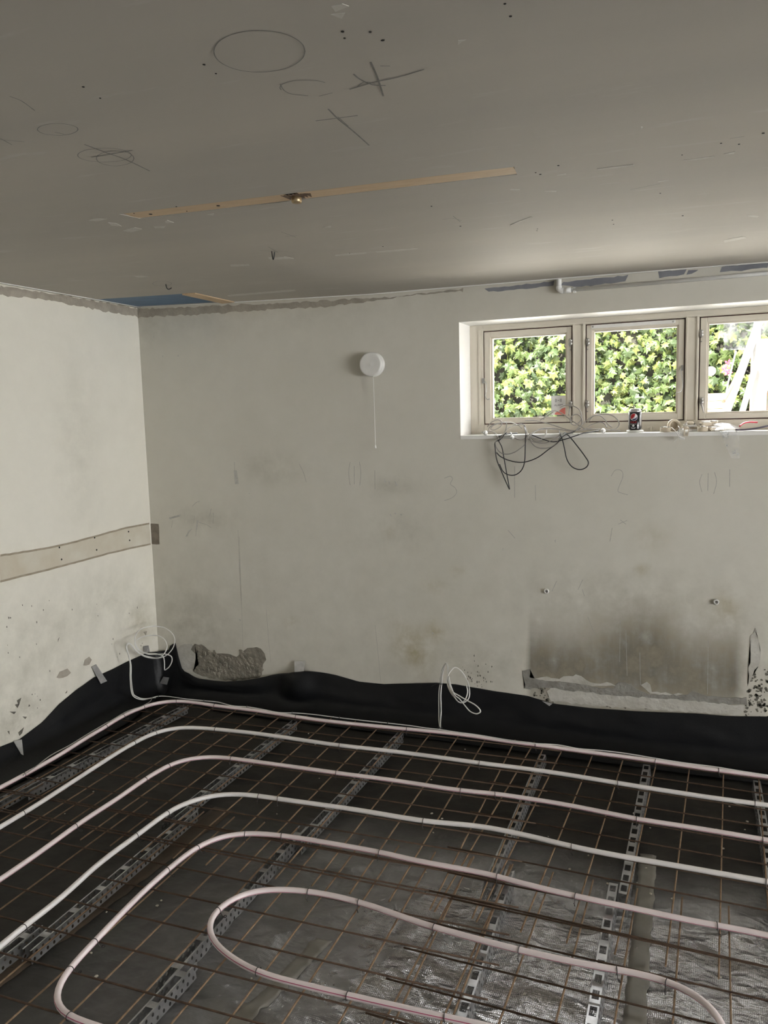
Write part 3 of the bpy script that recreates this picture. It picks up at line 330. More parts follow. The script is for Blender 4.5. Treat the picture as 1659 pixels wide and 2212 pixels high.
def tarp_mat():
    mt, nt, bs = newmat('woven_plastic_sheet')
    # window sheen painted into colour and gloss: bright near right, dark back and left
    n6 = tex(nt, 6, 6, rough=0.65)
    painted_sheen = mth(nt, 'MULTIPLY', attr(nt, 'clean'), mth(nt, 'ADD', n6, 0.55), clamp=True)
    matte_dark = ramp(nt, tex(nt, 5, 8, rough=0.7), (0.021, 0.020, 0.018), (0.046, 0.041, 0.034), 0.35, 0.72)
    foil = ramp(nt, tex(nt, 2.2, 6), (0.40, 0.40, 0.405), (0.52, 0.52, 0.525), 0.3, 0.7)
    nt.links.new(mixc(nt, mth(nt, 'POWER', painted_sheen, 1.5), matte_dark, foil), bs.inputs['Base Color'])
    nt.links.new(mth(nt, 'MULTIPLY_ADD', painted_sheen, -0.42, 0.64), bs.inputs['Roughness'])
    nt.links.new(mth(nt, 'MULTIPLY_ADD', painted_sheen, 0.85, 0.15), bs.inputs['Specular IOR Level'])
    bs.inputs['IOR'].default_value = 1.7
    nt.links.new(mth(nt, 'MULTIPLY', painted_sheen, 0.86), bs.inputs['Metallic'])
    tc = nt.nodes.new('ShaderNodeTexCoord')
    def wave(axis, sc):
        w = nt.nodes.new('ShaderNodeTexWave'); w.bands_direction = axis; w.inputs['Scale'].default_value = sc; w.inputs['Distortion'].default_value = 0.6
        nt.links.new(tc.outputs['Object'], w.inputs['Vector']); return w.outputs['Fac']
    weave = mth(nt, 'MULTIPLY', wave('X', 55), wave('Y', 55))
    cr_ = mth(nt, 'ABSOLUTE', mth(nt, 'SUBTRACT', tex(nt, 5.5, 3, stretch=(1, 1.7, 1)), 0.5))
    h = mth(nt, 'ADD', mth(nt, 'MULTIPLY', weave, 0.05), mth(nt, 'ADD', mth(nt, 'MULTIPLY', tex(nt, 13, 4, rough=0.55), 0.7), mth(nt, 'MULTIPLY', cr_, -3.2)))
    h = mth(nt, 'MULTIPLY', h, mth(nt, 'MULTIPLY_ADD', painted_sheen, 0.85, 0.15))
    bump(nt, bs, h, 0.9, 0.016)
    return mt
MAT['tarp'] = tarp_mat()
MAT['floor'] = M('compacted_base', (0.10, 0.09, 0.075), rough=0.95)
MAT['tape'] = M('dusty_joint_tape', (0.19, 0.18, 0.158), (0.25, 0.236, 0.205), 9, 0.5)
MAT['tape_brown'] = M('rust_stained_joint_tape', (0.06, 0.045, 0.032), (0.095, 0.066, 0.043), 9, 0.75)
MAT['membrane'] = M('black_rubber_membrane', (0.005, 0.0055, 0.0065), (0.008, 0.0085, 0.0095), 10, 0.5, bmp=0.12, bscale=120, spec=0.3)
MAT['silver_tape'] = M('silver_tape', (0.52, 0.52, 0.52), (0.40, 0.40, 0.40), 30, 0.35, 0.5, bmp=0.15, bscale=60)
MAT['rebar'] = M('rusty_steel_bar', (0.23, 0.15, 0.09), (0.34, 0.235, 0.15), 30, 0.7, 0.35, bmp=0.4, bscale=300)  # bars along y, light on them put into the colour
MAT['rebar_dark'] = M('dark_rusty_steel_bar', (0.075, 0.046, 0.030), (0.13, 0.08, 0.05), 30, 0.7, 0.35, bmp=0.4, bscale=300)  # same steel for bars along x, painted as if in shade
MAT['galv'] = M('galvanised_steel', (0.52, 0.525, 0.53), (0.38, 0.385, 0.39), 25, 0.42, 0.75)
MAT['tie'] = M('black_annealed_wire', (0.05, 0.045, 0.045), (0.09, 0.08, 0.08), 30, 0.5, 0.6)
def pipe_mat(name, base, stripe):
    mt, nt, bs = newmat(name)
    c = ramp(nt, tex(nt, 3, 4), base, tuple(v * 0.93 for v in base))
    if stripe:
        uvn = nt.nodes.new('ShaderNodeUVMap'); sx = nt.nodes.new('ShaderNodeSeparateXYZ'); nt.links.new(uvn.outputs[0], sx.inputs[0])
        for pos in (0.81, 0.31):
            d = mth(nt, 'ABSOLUTE', mth(nt, 'SUBTRACT', sx.outputs[1], pos))
            c = mixc(nt, mth(nt, 'LESS_THAN', d, 0.022), c, (0.48, 0.10, 0.19))
    nt.links.new(c, bs.inputs['Base Color'])
    bs.inputs['Roughness'].default_value = 0.33
    bs.inputs['Subsurface Weight'].default_value = 0.0
    return mt
MAT['pipe_pink'] = pipe_mat('pink_striped_heating_pipe', (0.88, 0.775, 0.775), True)
MAT['pipe_white'] = pipe_mat('milky_white_heating_pipe', (0.87, 0.835, 0.82), False)
MAT['cable_white'] = M('white_cable_sheath', (0.78, 0.77, 0.74), rough=0.4)
MAT['cable_grey'] = M('pale_grey_cable_sheath', (0.36, 0.34, 0.31), rough=0.4)  # grey floor cable, and white sill cables painted as if backlit
MAT['cable_black'] = M('black_cable_sheath', (0.022, 0.022, 0.024), rough=0.4)
MAT['zip'] = M('black_zip_tie', (0.015, 0.015, 0.015), rough=0.5)
MAT['plastic_white'] = M('white_plastic', (0.80, 0.79, 0.76), rough=0.35)
MAT['conduit'] = M('painted_conduit', (0.85, 0.85, 0.83), (0.80, 0.80, 0.78), 12, 0.35)
MAT['frame'] = M('cream_window_paint', (0.70, 0.655, 0.565), (0.66, 0.61, 0.52), 5, 0.42)
MAT['gasket'] = M('dark_red_gasket', (0.09, 0.03, 0.025), rough=0.7)
MAT['steel'] = M('dull_steel', (0.50, 0.49, 0.47), (0.40, 0.39, 0.37), 20, 0.4, 0.8)
MAT['beige'] = M('beige_plastic', (0.66, 0.58, 0.45), (0.60, 0.52, 0.40), 20, 0.5)
MAT['red'] = M('red_cable_sheath', (0.62, 0.04, 0.07), rough=0.4)
MAT['purple'] = M('dark_violet_cable_sheath', (0.075, 0.06, 0.085), rough=0.5)
def glassy(name, amount, tint=(1, 1, 1), rough=0.02):
    mt = bpy.data.materials.new(name); mt.use_nodes = True; nt = mt.node_tree; nt.nodes.clear()
    out = nt.nodes.new('ShaderNodeOutputMaterial'); t = nt.nodes.new('ShaderNodeBsdfTransparent'); g = nt.nodes.new('ShaderNodeBsdfGlossy')
    t.inputs[0].default_value = (*tint, 1); g.inputs['Roughness'].default_value = rough
    fr = nt.nodes.new('ShaderNodeFresnel'); fr.inputs[0].default_value = 1.45
    mx = nt.nodes.new('ShaderNodeMixShader')
    nt.links.new(mth(nt, 'MULTIPLY_ADD', fr.outputs[0], 0.8, amount, clamp=True), mx.inputs[0])
    nt.links.new(t.outputs[0], mx.inputs[1]); nt.links.new(g.outputs[0], mx.inputs[2]); nt.links.new(mx.outputs[0], out.inputs[0])
    return mt
MAT['glass'] = glassy('window_glass', 0.0)
def film(name, amount, tone=(0.8, 0.82, 0.85)):
    mt = bpy.data.materials.new(name); mt.use_nodes = True; nt = mt.node_tree; nt.nodes.clear()
    out = nt.nodes.new('ShaderNodeOutputMaterial'); t = nt.nodes.new('ShaderNodeBsdfTransparent')
    p = nt.nodes.new('ShaderNodeBsdfPrincipled'); p.inputs['Base Color'].default_value = (*tone, 1); p.inputs['Roughness'].default_value = 0.15
    mx = nt.nodes.new('ShaderNodeMixShader')
    w = ramp(nt, tex(nt, 25, 4), (amount * 0.4,) * 3, (amount * 1.6,) * 3)
    nt.links.new(w, mx.inputs[0]); nt.links.new(t.outputs[0], mx.inputs[1]); nt.links.new(p.outputs[0], mx.inputs[2]); nt.links.new(mx.outputs[0], out.inputs[0])
    return mt
MAT['film'] = film('clear_plastic_film', 0.22)
MAT['film_grey'] = film('dusty_clear_sheeting', 0.35, (0.035, 0.036, 0.038))
def leaf_mat():
    mt, nt, bs = newmat('ivy_leaf')
    oi = nt.nodes.new('ShaderNodeObjectInfo'); ge = nt.nodes.new('ShaderNodeNewGeometry')
    f = mth(nt, 'FRACT', mth(nt, 'ADD', oi.outputs['Random'], ge.outputs['Random Per Island']))
    r = nt.nodes.new('ShaderNodeValToRGB'); e = r.color_ramp.elements
    e[0].position = 0.0; e[0].color = (0.008, 0.015, 0.004, 1); e[1].position = 1.0; e[1].color = (0.045, 0.058, 0.014, 1)
    for p, cc in ((0.35, (0.016, 0.027, 0.006)), (0.7, (0.028, 0.041, 0.009)), (0.93, (0.055, 0.066, 0.014))):
        x = e.new(p); x.color = (*cc, 1)
    nt.links.new(f, r.inputs[0]); nt.links.new(r.outputs[0], bs.inputs['Base Color'])
    bs.inputs['Roughness'].default_value = 0.5; bs.inputs['Specular IOR Level'].default_value = 0.2
    return mt
MAT['leaf'] = leaf_mat()
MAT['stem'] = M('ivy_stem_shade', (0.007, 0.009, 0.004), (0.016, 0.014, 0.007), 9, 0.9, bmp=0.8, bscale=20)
MAT['fence'] = M('weathered_fence_board', (0.14, 0.085, 0.045), (0.10, 0.06, 0.03), 5, 0.8, stretch=(6, 6, 0.8))
MAT['ground'] = M('pale_paving', (0.60, 0.58, 0.53), (0.52, 0.50, 0.45), 6, 0.85)
MAT['brick'] = M('pale_brick', (0.24, 0.17, 0.11), (0.19, 0.13, 0.085), 12, 0.85)
MAT['outwhite'] = M('white_painted_timber', (0.115, 0.112, 0.107), rough=0.6)
MAT['flower'] = M('red_flower', (0.30, 0.02, 0.05), rough=0.5)
MAT['handle_wood'] = M('brown_handle', (0.16, 0.10, 0.06), (0.12, 0.075, 0.045), 8, 0.6)
MAT['chip'] = M('plaster_crumb', (0.68, 0.64, 0.55), rough=0.9)

# ---------------------------------------------------------------- the room
XL, YB, XR, YR = -3.36, 4.20, 8.50, -3.20
XE = 2.40                                     # building works reach this far to the right
HT = 2.70
def lerp_tab(x, xs, ys):
    if x <= xs[0]: return ys[0]
    for a, b, c, d in zip(xs, xs[1:], ys, ys[1:]):
        if x <= b: return c + (d - c) * (x - a) / (b - a)
    return ys[-1]
def ceil_z(x):
    return CAMZ + lerp_tab(x, [-3.36, -2.67, -1.76, -0.7, 0.25, 2.4], [0.728, 0.705, 0.68, 0.674, 0.664, 0.65])
def gauss(x, z, cx, cz, sx, sz): return math.exp(-((x - cx) / sx) ** 2 - ((z - cz) / sz) ** 2)
def sstep(a, b, v):
    t = max(0.0, min(1.0, (v - a) / (b - a))); return t * t * (3 - 2 * t)
def lines(a, b, step, extra):
    n = max(1, int(round((b - a) / step))); s = [a + (b - a) * i / n for i in range(n + 1)]
    s = [v for v in s if all(abs(v - e) > step * 0.4 for e in extra)] + [e for e in extra if a <= e <= b]
    return sorted(set(s))
def wall_grid(name, us, vs_, pos, hole=None, attrs=None):
    me = bpy.data.meshes.new(name); nu = len(us); verts = [pos(u, v) for v in vs_ for u in us]; faces = []
    for j in range(len(vs_) - 1):
        for i in range(nu - 1):
            if hole and us[i] >= hole[0] - 1e-6 and us[i + 1] <= hole[1] + 1e-6 and vs_[j] >= hole[2] - 1e-6 and vs_[j + 1] <= hole[3] + 1e-6: continue
            a = j * nu + i; faces.append((a, a + 1, a + nu + 1, a + nu))
    me.from_pydata(verts, [], faces)
    for an, fn in (attrs or {}).items():
        at = me.attributes.new(an, 'FLOAT', 'POINT')
        at.data.foreach_set('value', [fn(u, v) for v in vs_ for u in us])
    return me
# back wall with the window opening (x0, x1, z0, z1)
WIN = (-1.25, 2.79, 1.678, 2.284)  # right end stretched out of view to let in more daylight
def b_damp(x, z):
    e = 0.02 * noise.noise((x * 9, z * 9, 1))
    box_ = sstep(-0.905 + e, -0.875 + e, x) * (1 - sstep(0.13 + e, 0.20 + e, x))
    top = 0.60 + 0.10 * noise.noise((x * 2.3, 0, 3)) + 0.14 * math.exp(-((x + 0.28) / 0.22) ** 2)
    return box_ * (1 - sstep(top - 0.20, top + 0.16, z)) * (0.55 + 0.45 * sstep(0.25, 0.42, z)) * 0.95 + 0.25 * box_ * (1 - sstep(0.75, 0.95, z))
def b_yellow(x, z):
    v = 0
    for cx, cz, sx, sz, a in ((-1.60, 0.50, 0.08, 0.09, 1), (-1.42, 0.56, 0.05, 0.05, 1.2), (-1.52, 0.42, 0.08, 0.10, 1), (-1.42, 0.83, 0.06, 0.03, 0.7), (-2.35, 0.55, 0.03, 0.03, 1.3),
                              (-1.27, 0.92, 0.05, 0.03, 0.5), (-0.30, 0.98, 0.03, 0.025, 0.9), (0.10, 0.80, 0.05, 0.07, 0.9), (-0.25, 1.15, 0.08, 0.06, 0.35), (-0.3, 0.66, 0.25, 0.12, 0.5), (-1.68, 1.14, 0.03, 0.03, 0.5)):
        v += a * gauss(x, z, cx, cz, sx, sz)
    return v
def b_grime(x, z):
    v = 0.22 * (1 - sstep(0.2, 1.6, z)) + 0.10
    for cx, cz, sx, sz, a in ((-2.45, 1.50, 0.18, 0.09, 0.5), (-2.95, 1.17, 0.22, 0.07, 0.5), (-1.66, 1.40, 0.15, 0.05, 0.5), (-1.6, 1.15, 0.2, 0.1, 0.35), (-3.1, 0.5, 0.25, 0.25, 0.55), (-1.2, 0.4, 0.3, 0.12, 0.4),
                              (0.15, 0.45, 0.12, 0.3, 0.7), (-0.4, 0.85, 0.5, 0.12, 0.4), (-2.4, 2.45, 1.2, 0.12, 0.35), (-3.3, 2.4, 0.12, 0.15, 0.4)):
        v += a * gauss(x, z, cx, cz, sx, sz)
    return v
us = lines(XL, WIN[1], 0.03, [WIN[0], WIN[1]]) + [WIN[1] + (XR - WIN[1]) * k / 10 for k in range(1, 11)]; vz = lines(0, HT, 0.03, [WIN[2], WIN[3]])
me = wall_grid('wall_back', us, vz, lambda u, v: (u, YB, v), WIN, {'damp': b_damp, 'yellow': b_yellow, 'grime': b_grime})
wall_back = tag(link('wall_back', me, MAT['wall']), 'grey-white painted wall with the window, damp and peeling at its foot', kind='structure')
# splay of the opening: jambs, head, outer face
bm = bmesh.new(); y1 = 4.56
x0, x1, z0, z1 = WIN
def quad(*p): return bm.faces.new([bm.verts.new(q) for q in p])
quad((x0, YB, z0), (x0, y1, z0), (x0, y1, z1), (x0, YB, z1)); quad((x1, YB, z0), (x1, YB, z1), (x1, y1, z1), (x1, y1, z0))
quad((x0, YB, z1), (x0, y1, z1), (x1, y1, z1), (x1, YB, z1))
for a in ((XL - 0.3, x0, 0, HT), (x1, XR + 0.3, 0, HT), (x0, x1, 0, z0), (x0, x1, z1, HT)):
    quad((a[0], y1, a[2]), (a[1], y1, a[2]), (a[1], y1, a[3]), (a[0], y1, a[3]))
tag(obj('window_reveal', bm, MAT['reveal'], wall_back), 'white reveal of the window opening')
# sill board
bm = bmesh.new(); box(bm, x0, x1, YB - 0.004, 4.56, z0 - 0.02, z0, 0.002)
sill = tag(obj('trim_1', bm, MAT['reveal']), 'white painted window sill board littered with cables and fittings', kind='structure')

def l_grime(y, z):
    v = 0.10 + 0.25 * (1 - sstep(0.2, 1.3, z))
    for cx, cz, sx, sz, a in ((3.7, 0.75, 0.25, 0.15, 0.35), (3.0, 0.25, 0.2, 0.15, 0.6), (4.0, 0.55, 0.15, 0.2, 0.3), (3.6, 1.7, 0.15, 0.5, 0.25), (3.2, 0.6, 0.3, 0.3, 0.3)): v += a * gauss(y, z, cx, cz, sx, sz)
    return v
def l_yellow(y, z): return 0.5 * gauss(y, z, 2.95, 1.08, 0.2, 0.08) + 0.4 * gauss(y, z, 4.05, 0.5, 0.12, 0.12)
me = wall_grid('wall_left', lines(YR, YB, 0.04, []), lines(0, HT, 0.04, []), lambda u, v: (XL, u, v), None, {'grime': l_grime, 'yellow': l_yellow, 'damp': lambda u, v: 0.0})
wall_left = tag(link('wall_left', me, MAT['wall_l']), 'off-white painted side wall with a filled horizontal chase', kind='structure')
me = wall_grid('wall_right', lines(YR, YB, 0.3, [DOOR[0], DOOR[1]]), lines(0, HT, 0.3, [DOOR[2], DOOR[3]]), lambda u, v: (XR, u, v), DOOR, {'grime': lambda u, v: 0.2})
tag(link('wall_right', me, MAT['bare_wall']), 'bare grey side wall with the garden door opening', kind='structure')
me = wall_grid('wall_rear', lines(XL, XR, 0.4, []), lines(0, HT, 0.4, []), lambda u, v: (u, YR, v), None, {'grime': lambda u, v: 0.2})
tag(link('wall_rear', me, MAT['bare_wall']), 'bare grey wall behind the viewer', kind='structure')
# door lining of the opening in the right wall
bm = bmesh.new()
for a in ((DOOR[0] - 0.06, DOOR[0], DOOR[2], DOOR[3]), (DOOR[1], DOOR[1] + 0.06, DOOR[2], DOOR[3]), (DOOR[0] - 0.06, DOOR[1] + 0.06, DOOR[3], DOOR[3] + 0.06), (DOOR[0] - 0.06, DOOR[1] + 0.06, DOOR[2] - 0.04, DOOR[2])):
    box(bm, XR - 0.01, XR + 0.14, a[0], a[1], a[2], a[3], 0.003)
tag(obj('door_1', bm, MAT['reveal']), 'white lining of the wide open garden door', kind='structure')
# base under the sheet
bm = bmesh.new(); box(bm, XL - 0.3, XR + 0.3, YR - 0.3, YB + 0.36, -0.12, -0.012)
tag(obj('floor', bm, MAT['floor']), 'compacted floor base under the plastic sheet', kind='structure')

# ceiling: one board layer with a long chase and a missing corner piece, closed above
SL = [(-1.799, 2.183), (-1.775, 2.262), (-0.516, 2.332), (-0.508, 2.256)]
BL = [(-3.33, 3.80), (-2.62, 3.775), (-2.62, 4.155), (-3.33, 4.155)]
bm = bmesh.new(); outer = [(XL - 0.3, YR - 0.3), (XR + 0.3, YR - 0.3), (XR + 0.3, YB + 0.36), (XL - 0.3, YB + 0.36)]
es = []
for loop in (outer, SL, BL):
    v_ = [bm.verts.new((p[0], p[1], 0)) for p in loop]
    es += [bm.edges.new((v_[i], v_[(i + 1) % len(v_)])) for i in range(len(v_))]
bmesh.ops.triangle_fill(bm, use_beauty=True, edges=es)
for xc in (-2.67, -1.76, -0.7, 0.25):
    bmesh.ops.bisect_plane(bm, geom=bm.verts[:] + bm.edges[:] + bm.faces[:], plane_co=(xc, 0, 0), plane_no=(1, 0, 0))
ret = bmesh.ops.extrude_face_region(bm, geom=bm.faces[:])
for v in [g for g in ret['geom'] if isinstance(g, bmesh.types.BMVert)]: v.co.z += 0.014
v_ = [bm.verts.new((p[0], p[1], 0.016)) for p in outer]
f = bm.faces.new(v_); f.material_index = 1
for xc in (-2.67, -1.76, -0.7, 0.25):
    bmesh.ops.bisect_plane(bm, geom=bm.verts[:] + bm.edges[:] + bm.faces[:], plane_co=(xc, 0, 0), plane_no=(1, 0, 0))
bmesh.ops.recalc_face_normals(bm, faces=bm.faces[:])
for v in bm.verts: v.co.z += ceil_z(v.co.x)
ceiling = tag(obj('ceiling', bm, [MAT['ceiling'], MAT['dark_gap']]), 'grey plasterboard ceiling with pencil crosses and scratches', kind='structure')
def cpt(p, dz=0.0): return Vector((p[0], p[1], ceil_z(p[0]) + dz))
# batten laid bare in the chase, with the rough hole and a brass stub in it
def batten(name, a, b, wid, th, z, mat, parent=None):
    a, b = Vector(a), Vector(b); d = (b - a); Ln = d.length
    bm = bmesh.new(); box(bm, 0, Ln, -wid / 2, wid / 2, 0, th, 0.001)
    o = obj(name, bm, mat, parent); o.location = (a.x, a.y, z); o.rotation_euler = (0, 0, math.atan2(d.y, d.x))
    return o
zs = ceil_z(-1.15) + 0.001
bt = empty('ceiling_batten', (-1.15, 2.26, zs))
for i, (a, b) in enumerate((((-1.785, 2.224), (-1.215, 2.255)), ((-1.165, 2.258), (-0.512, 2.294)))):
    o = batten('batten_length', a, b, 0.068, 0.007, zs, MAT['wood']); o.location.z = ceil_z(a[0]) + 0.001; o.rotation_euler.y = 0.0068; o.parent = bt; o.location -= bt.location
bm = bmesh.new()
for k in range(7):
    a = k * 0.9; slab(bm, [(-0.05 + 0.012 * k, -0.03 + 0.002 * k, 0.0), (-0.03 + 0.012 * k, 0.012 * math.sin(a), 0), (-0.045 + 0.012 * k, 0.028, 0)], (0, 0, -1), 0.002)
o = obj('splinter', bm, MAT['handle_wood'], bt); o.location = (-0.02, -0.005, 0.001)
bm = bmesh.new(); lathe(bm, [(0.0, 0.0), (0.014, 0.0), (0.016, 0.004), (0.016, 0.02), (0.010, 0.022), (0.009, 0.03), (0.0, 0.03)], 16)
o = obj('brass_stub', bm, M('tarnished_brass', (0.35, 0.22, 0.10), (0.5, 0.4, 0.25), 30, 0.4, 0.8), bt); o.location = (-0.035, 0.002, -0.018)
o['label'] = 'tarnished brass fitting in the splintered gap'
tag(bt, 'pine batten laid bare in the long ceiling chase, splintered at mid-length', 'batten')
for hx, hy in ((-1.70, 2.22), (-0.80, 2.29), (-0.78, 2.255), (-0.62, 2.29), (-1.45, 2.235)):
    bm = bmesh.new(); lathe(bm, [(0.006, 0), (0.006, 0.001)], 8)
    o = obj('screw_hole', bm, MAT['hole'], bt); o.location = Vector((hx, hy, zs - 0.001)) - bt.location
# missing corner board: blue foil and a batten end above it
bm = bmesh.new()
bs_ = [(-3.35, 3.79), (-2.60, 3.76), (-2.60, 4.17), (-3.35, 4.17)]
zb = ceil_z(-3.0)
top = [bm.verts.new((p[0], p[1], ceil_z(p[0]) + 0.004)) for p in bs_]; bot = [bm.verts.new((p[0], p[1], ceil_z(p[0]) + 0.001)) for p in bs_]
bm.faces.new(top); bm.faces.new(bot[::-1])
for i in range(4): bm.faces.new((top[i], bot[i], bot[(i + 1) % 4], top[(i + 1) % 4]))
tag(obj('blue_foil', bm, MAT['blue']), 'blue vapour foil showing where the corner ceiling board is missing', 'foil')
o = batten('ceiling_batten', (-2.665, 3.77), (-2.665, 4.165), 0.085, 0.007, ceil_z(-2.665) - 0.0065, MAT['wood'])
tag(o, 'short pine batten end beside the blue foil in the ceiling corner', 'batten')
# narrow pale bead round the ceiling edge
bm = bmesh.new()
pts = [(XL + 0.035, YR), (XL + 0.035, YB - 0.035)]
tube(bm, [cpt((XL + 0.035, y), -0.002) for y in [YR + i * 0.74 for i in range(11)]], 0.0035, 6)
trim2 = tag(obj('trim_2', bm, MAT['reveal']), 'thin pale plaster bead along the ceiling at the side wall', kind='structure')
bm = bmesh.new()
tube(bm, [cpt((x, YB - 0.028), -0.002) for x in (XL + 0.03, -2.67, -2.2, -1.76, -1.2, -0.7, 0.25, XE, XR)], 0.0035, 6)
tag(obj('trim_3', bm, MAT['reveal']), 'thin pale plaster bead along the ceiling at the window wall', kind='structure')
# ---------------------------------------------------------------- marks and scars on the shell
NB, NL, NC = (0, -1, 0), (1, 0, 0), (0, 0, -1)
def onb(p): return (p[0], YB, p[1])
def onl(p): return (XL, p[0], p[1])
TH = {'mortar': 0.0025, 'peel': 0.002, 'dark': 0.0016, 'slate': 0.0012, 'notch': 0.0015, 'dado': 0.0015, 'chip': 0.0015}
NAMES = {'mortar': 'bare_mortar', 'peel': 'peeling_paint', 'dark': 'paint_chip', 'slate': 'old_paint_patch', 'notch': 'notch', 'dado': 'filled_chase', 'chip': 'plaster_chip'}
def patches(table, place, nrm, parent, lat):
    for kind, polys in table.items():
        for i, pg in enumerate(polys):
            if kind == 'dark' and parent is wall_back:
                rq = random.Random(i + 50); xs = [p[0] for p in pg]; zs_ = [p[1] for p in pg]; bm = bmesh.new()
                for k in range(16 + int(2500 * (max(xs) - min(xs)) * (max(zs_) - min(zs_)))):
                    cx, cz = rq.uniform(min(xs) - 0.01, max(xs) + 0.01), rq.uniform(min(zs_) - 0.01, max(zs_) + 0.01); q = rq.uniform(0.003, 0.011); a0 = rq.uniform(0, 6)
                    slab(bm, [place((cx + q * math.cos(a0 + a) * rq.uniform(0.4, 1.2), cz + q * math.sin(a0 + a) * rq.uniform(0.4, 1.2))) for a in (0, 1.1, 2.3, 3.5, 4.9)], nrm, 0.0015)
                o = obj('flaked_paint', bm, MAT['dark'], parent); o['kind'] = 'stuff'
                continue
            amp = {'mortar': 0.006, 'peel': 0.006, 'dark': 0.008, 'slate': 0.003, 'notch': 0.0015, 'dado': 0.0025, 'chip': 0.003}[kind]
            pts = jag(pg, amp, i * 7 + len(kind), 0.022)
            bm = bmesh.new(); slab(bm, [place(p) for p in pts], nrm, TH[kind])
            mk = {'mortar': 'mortar', 'peel': 'peel', 'dark': 'dark', 'slate': 'slate', 'notch': 'notch', 'dado': 'dado', 'chip': 'mortar_pale'}[kind]
            if kind == 'mortar' and (parent is wall_left or i == 2): mk = 'mortar_pale'
            if kind == 'mortar' and parent is wall_back and i == 1: mk = 'grey_render'
            obj(NAMES[kind], bm, MAT[mk], parent)
patches(B_PATCH, onb, NB, wall_back, 'x')
patches(L_PATCH, onl, NL, wall_left, 'y')
# rough lumps that stand out of the bare mortar
bm = bmesh.new(); rr = random.Random(3)
for k in range(150):
    x = rr.uniform(-3.04, -2.56); z = rr.uniform(0.16, 0.345)
    if z > 0.29 and -2.90 < x < -2.72: continue
    if (x + 2.8) ** 2 / 0.058 + (z - 0.25) ** 2 / 0.010 > 1: continue
    s = rr.uniform(0.005, 0.016)
    mt_ = Matrix.Translation((x, YB - 0.002, z)) @ Matrix.Rotation(rr.uniform(0, 3), 4, 'Y') @ Matrix.Diagonal((s * 1.4, s * 0.5, s, 1))
    bmesh.ops.create_icosphere(bm, subdivisions=1, radius=1, matrix=mt_)
tag(obj('mortar_lumps', bm, MAT['mortar'], wall_back), kind='stuff')
# brown lips along the filled chase
for edge in ((0, 5), (6, 10)):
    bm = bmesh.new(); P = [Vector(onl(p)) for p in L_PATCH['dado'][0][edge[0]:edge[1] + 1]]
    P = catmull(P, 6)
    for k in range(len(P)): P[k] += Vector((0, 0, 0.003 * noise.noise((k * 0.7, edge[0], 0))))
    ribbon(bm, P, NL, 0.011, 0.0022)
    obj('chase_edge', bm, MAT['dado_brown'], wall_left)
for p in ((3.40, 1.112), (3.41, 1.042), (3.98, 1.118), (3.985, 1.062), (3.68, 1.125), (3.69, 1.05)):
    bm = bmesh.new(); lathe(bm, [(0.0055, -0.001), (0.0055, 0.0)], 8, axis='y')
    o = obj('screw_hole', bm, MAT['hole'], wall_left); o.location = (XL + 0.0025, p[0], p[1]); o.rotation_euler = (0, 0, R_(90))
for i, pl in enumerate(B_PENCIL):
    bm = bmesh.new(); ribbon(bm, [onb(p) for p in catmull([(p[0], p[1], 0) for p in pl], 4)], NB, 0.0024 if i > 3 else 0.0016, 0.0006)
    obj('pencil_mark', bm, MAT['pencil'], wall_back)
for i, pl in enumerate(B_SCUFF):
    bm = bmesh.new(); slab(bm, [onb(p) for p in pl], NB, 0.0006); obj('scuff', bm, MAT['scuff'], wall_back)
for tbl, place, nrm, par in ((B_SPECK, onb, NB, wall_back), (L_SPECK, onl, NL, wall_left)):
    for i, p in enumerate(tbl):
        s = rr.uniform(0.003, 0.009) * (1 if par is wall_back else 0.8); a0 = rr.uniform(0, 6)
        pg = [(p[0] + s * 0.5 * math.cos(a0 + a) * rr.uniform(0.5, 1.2), p[1] + s * math.sin(a0 + a) * rr.uniform(0.6, 1.2)) for a in (0, 1.2, 2.4, 3.6, 4.9)]
        bm = bmesh.new(); slab(bm, [place(q) for q in pg], nrm, 0.001); obj('paint_chip', bm, MAT['dark'], par)
# ceiling: pencil crosses and rings, torn paper, screw holes
for i, pl in enumerate(C_PENCIL):
    bm = bmesh.new(); ribbon(bm, [cpt(p) for p in catmull([(p[0], p[1], 0) for p in pl], 3)], NC, 0.0040 if i in (4, 5, 6, 9, 10, 14, 15) else 0.0022, 0.0007)
    obj('pencil_mark', bm, MAT['pencil_ceil'], ceiling)
for i, pg in enumerate(C_SCRATCH):
    bm = bmesh.new(); slab(bm, [cpt(p) for p in jag(pg, 0.004, i, 0.02)], NC, 0.0008); obj('scratch', bm, MAT['scratch'], ceiling)
for i, p in enumerate(C_HOLE):
    bm = bmesh.new(); s = rr.uniform(0.002, 0.0036)
    slab(bm, [cpt((p[0] + s * math.cos(a) * rr.uniform(0.7, 1.3), p[1] + s * math.sin(a))) for a in (0, 1, 2, 3, 4, 5.2)], NC, 0.0009); obj('screw_hole', bm, MAT['hole'], ceiling)
# wire stubs poking out of the ceiling
for i, (p, lab) in enumerate(zip(WIRES, ('short bent black wire stub inside the small pencil ring on the ceiling', 'short kinked black wire stub hanging below a pencil cross on the ceiling'))):
    bm = bmesh.new(); q = cpt(p)
    tube(bm, catmull([q + Vector(v) for v in ((0, 0, 0.006), (0.004, -0.002, -0.012), (0.014, -0.005, -0.026), (0.028, -0.004, -0.026), (0.034, 0, -0.02))] if i == 0 else [q + Vector(v) for v in ((0, 0, 0.006), (0.003, -0.002, -0.016), (0.008, -0.004, -0.034), (0.014, -0.006, -0.022), (0.018, -0.008, -0.005))], 4), 0.0022, 6)
    tag(obj('wire_stub', bm, MAT['cable_black']), lab, 'wire')

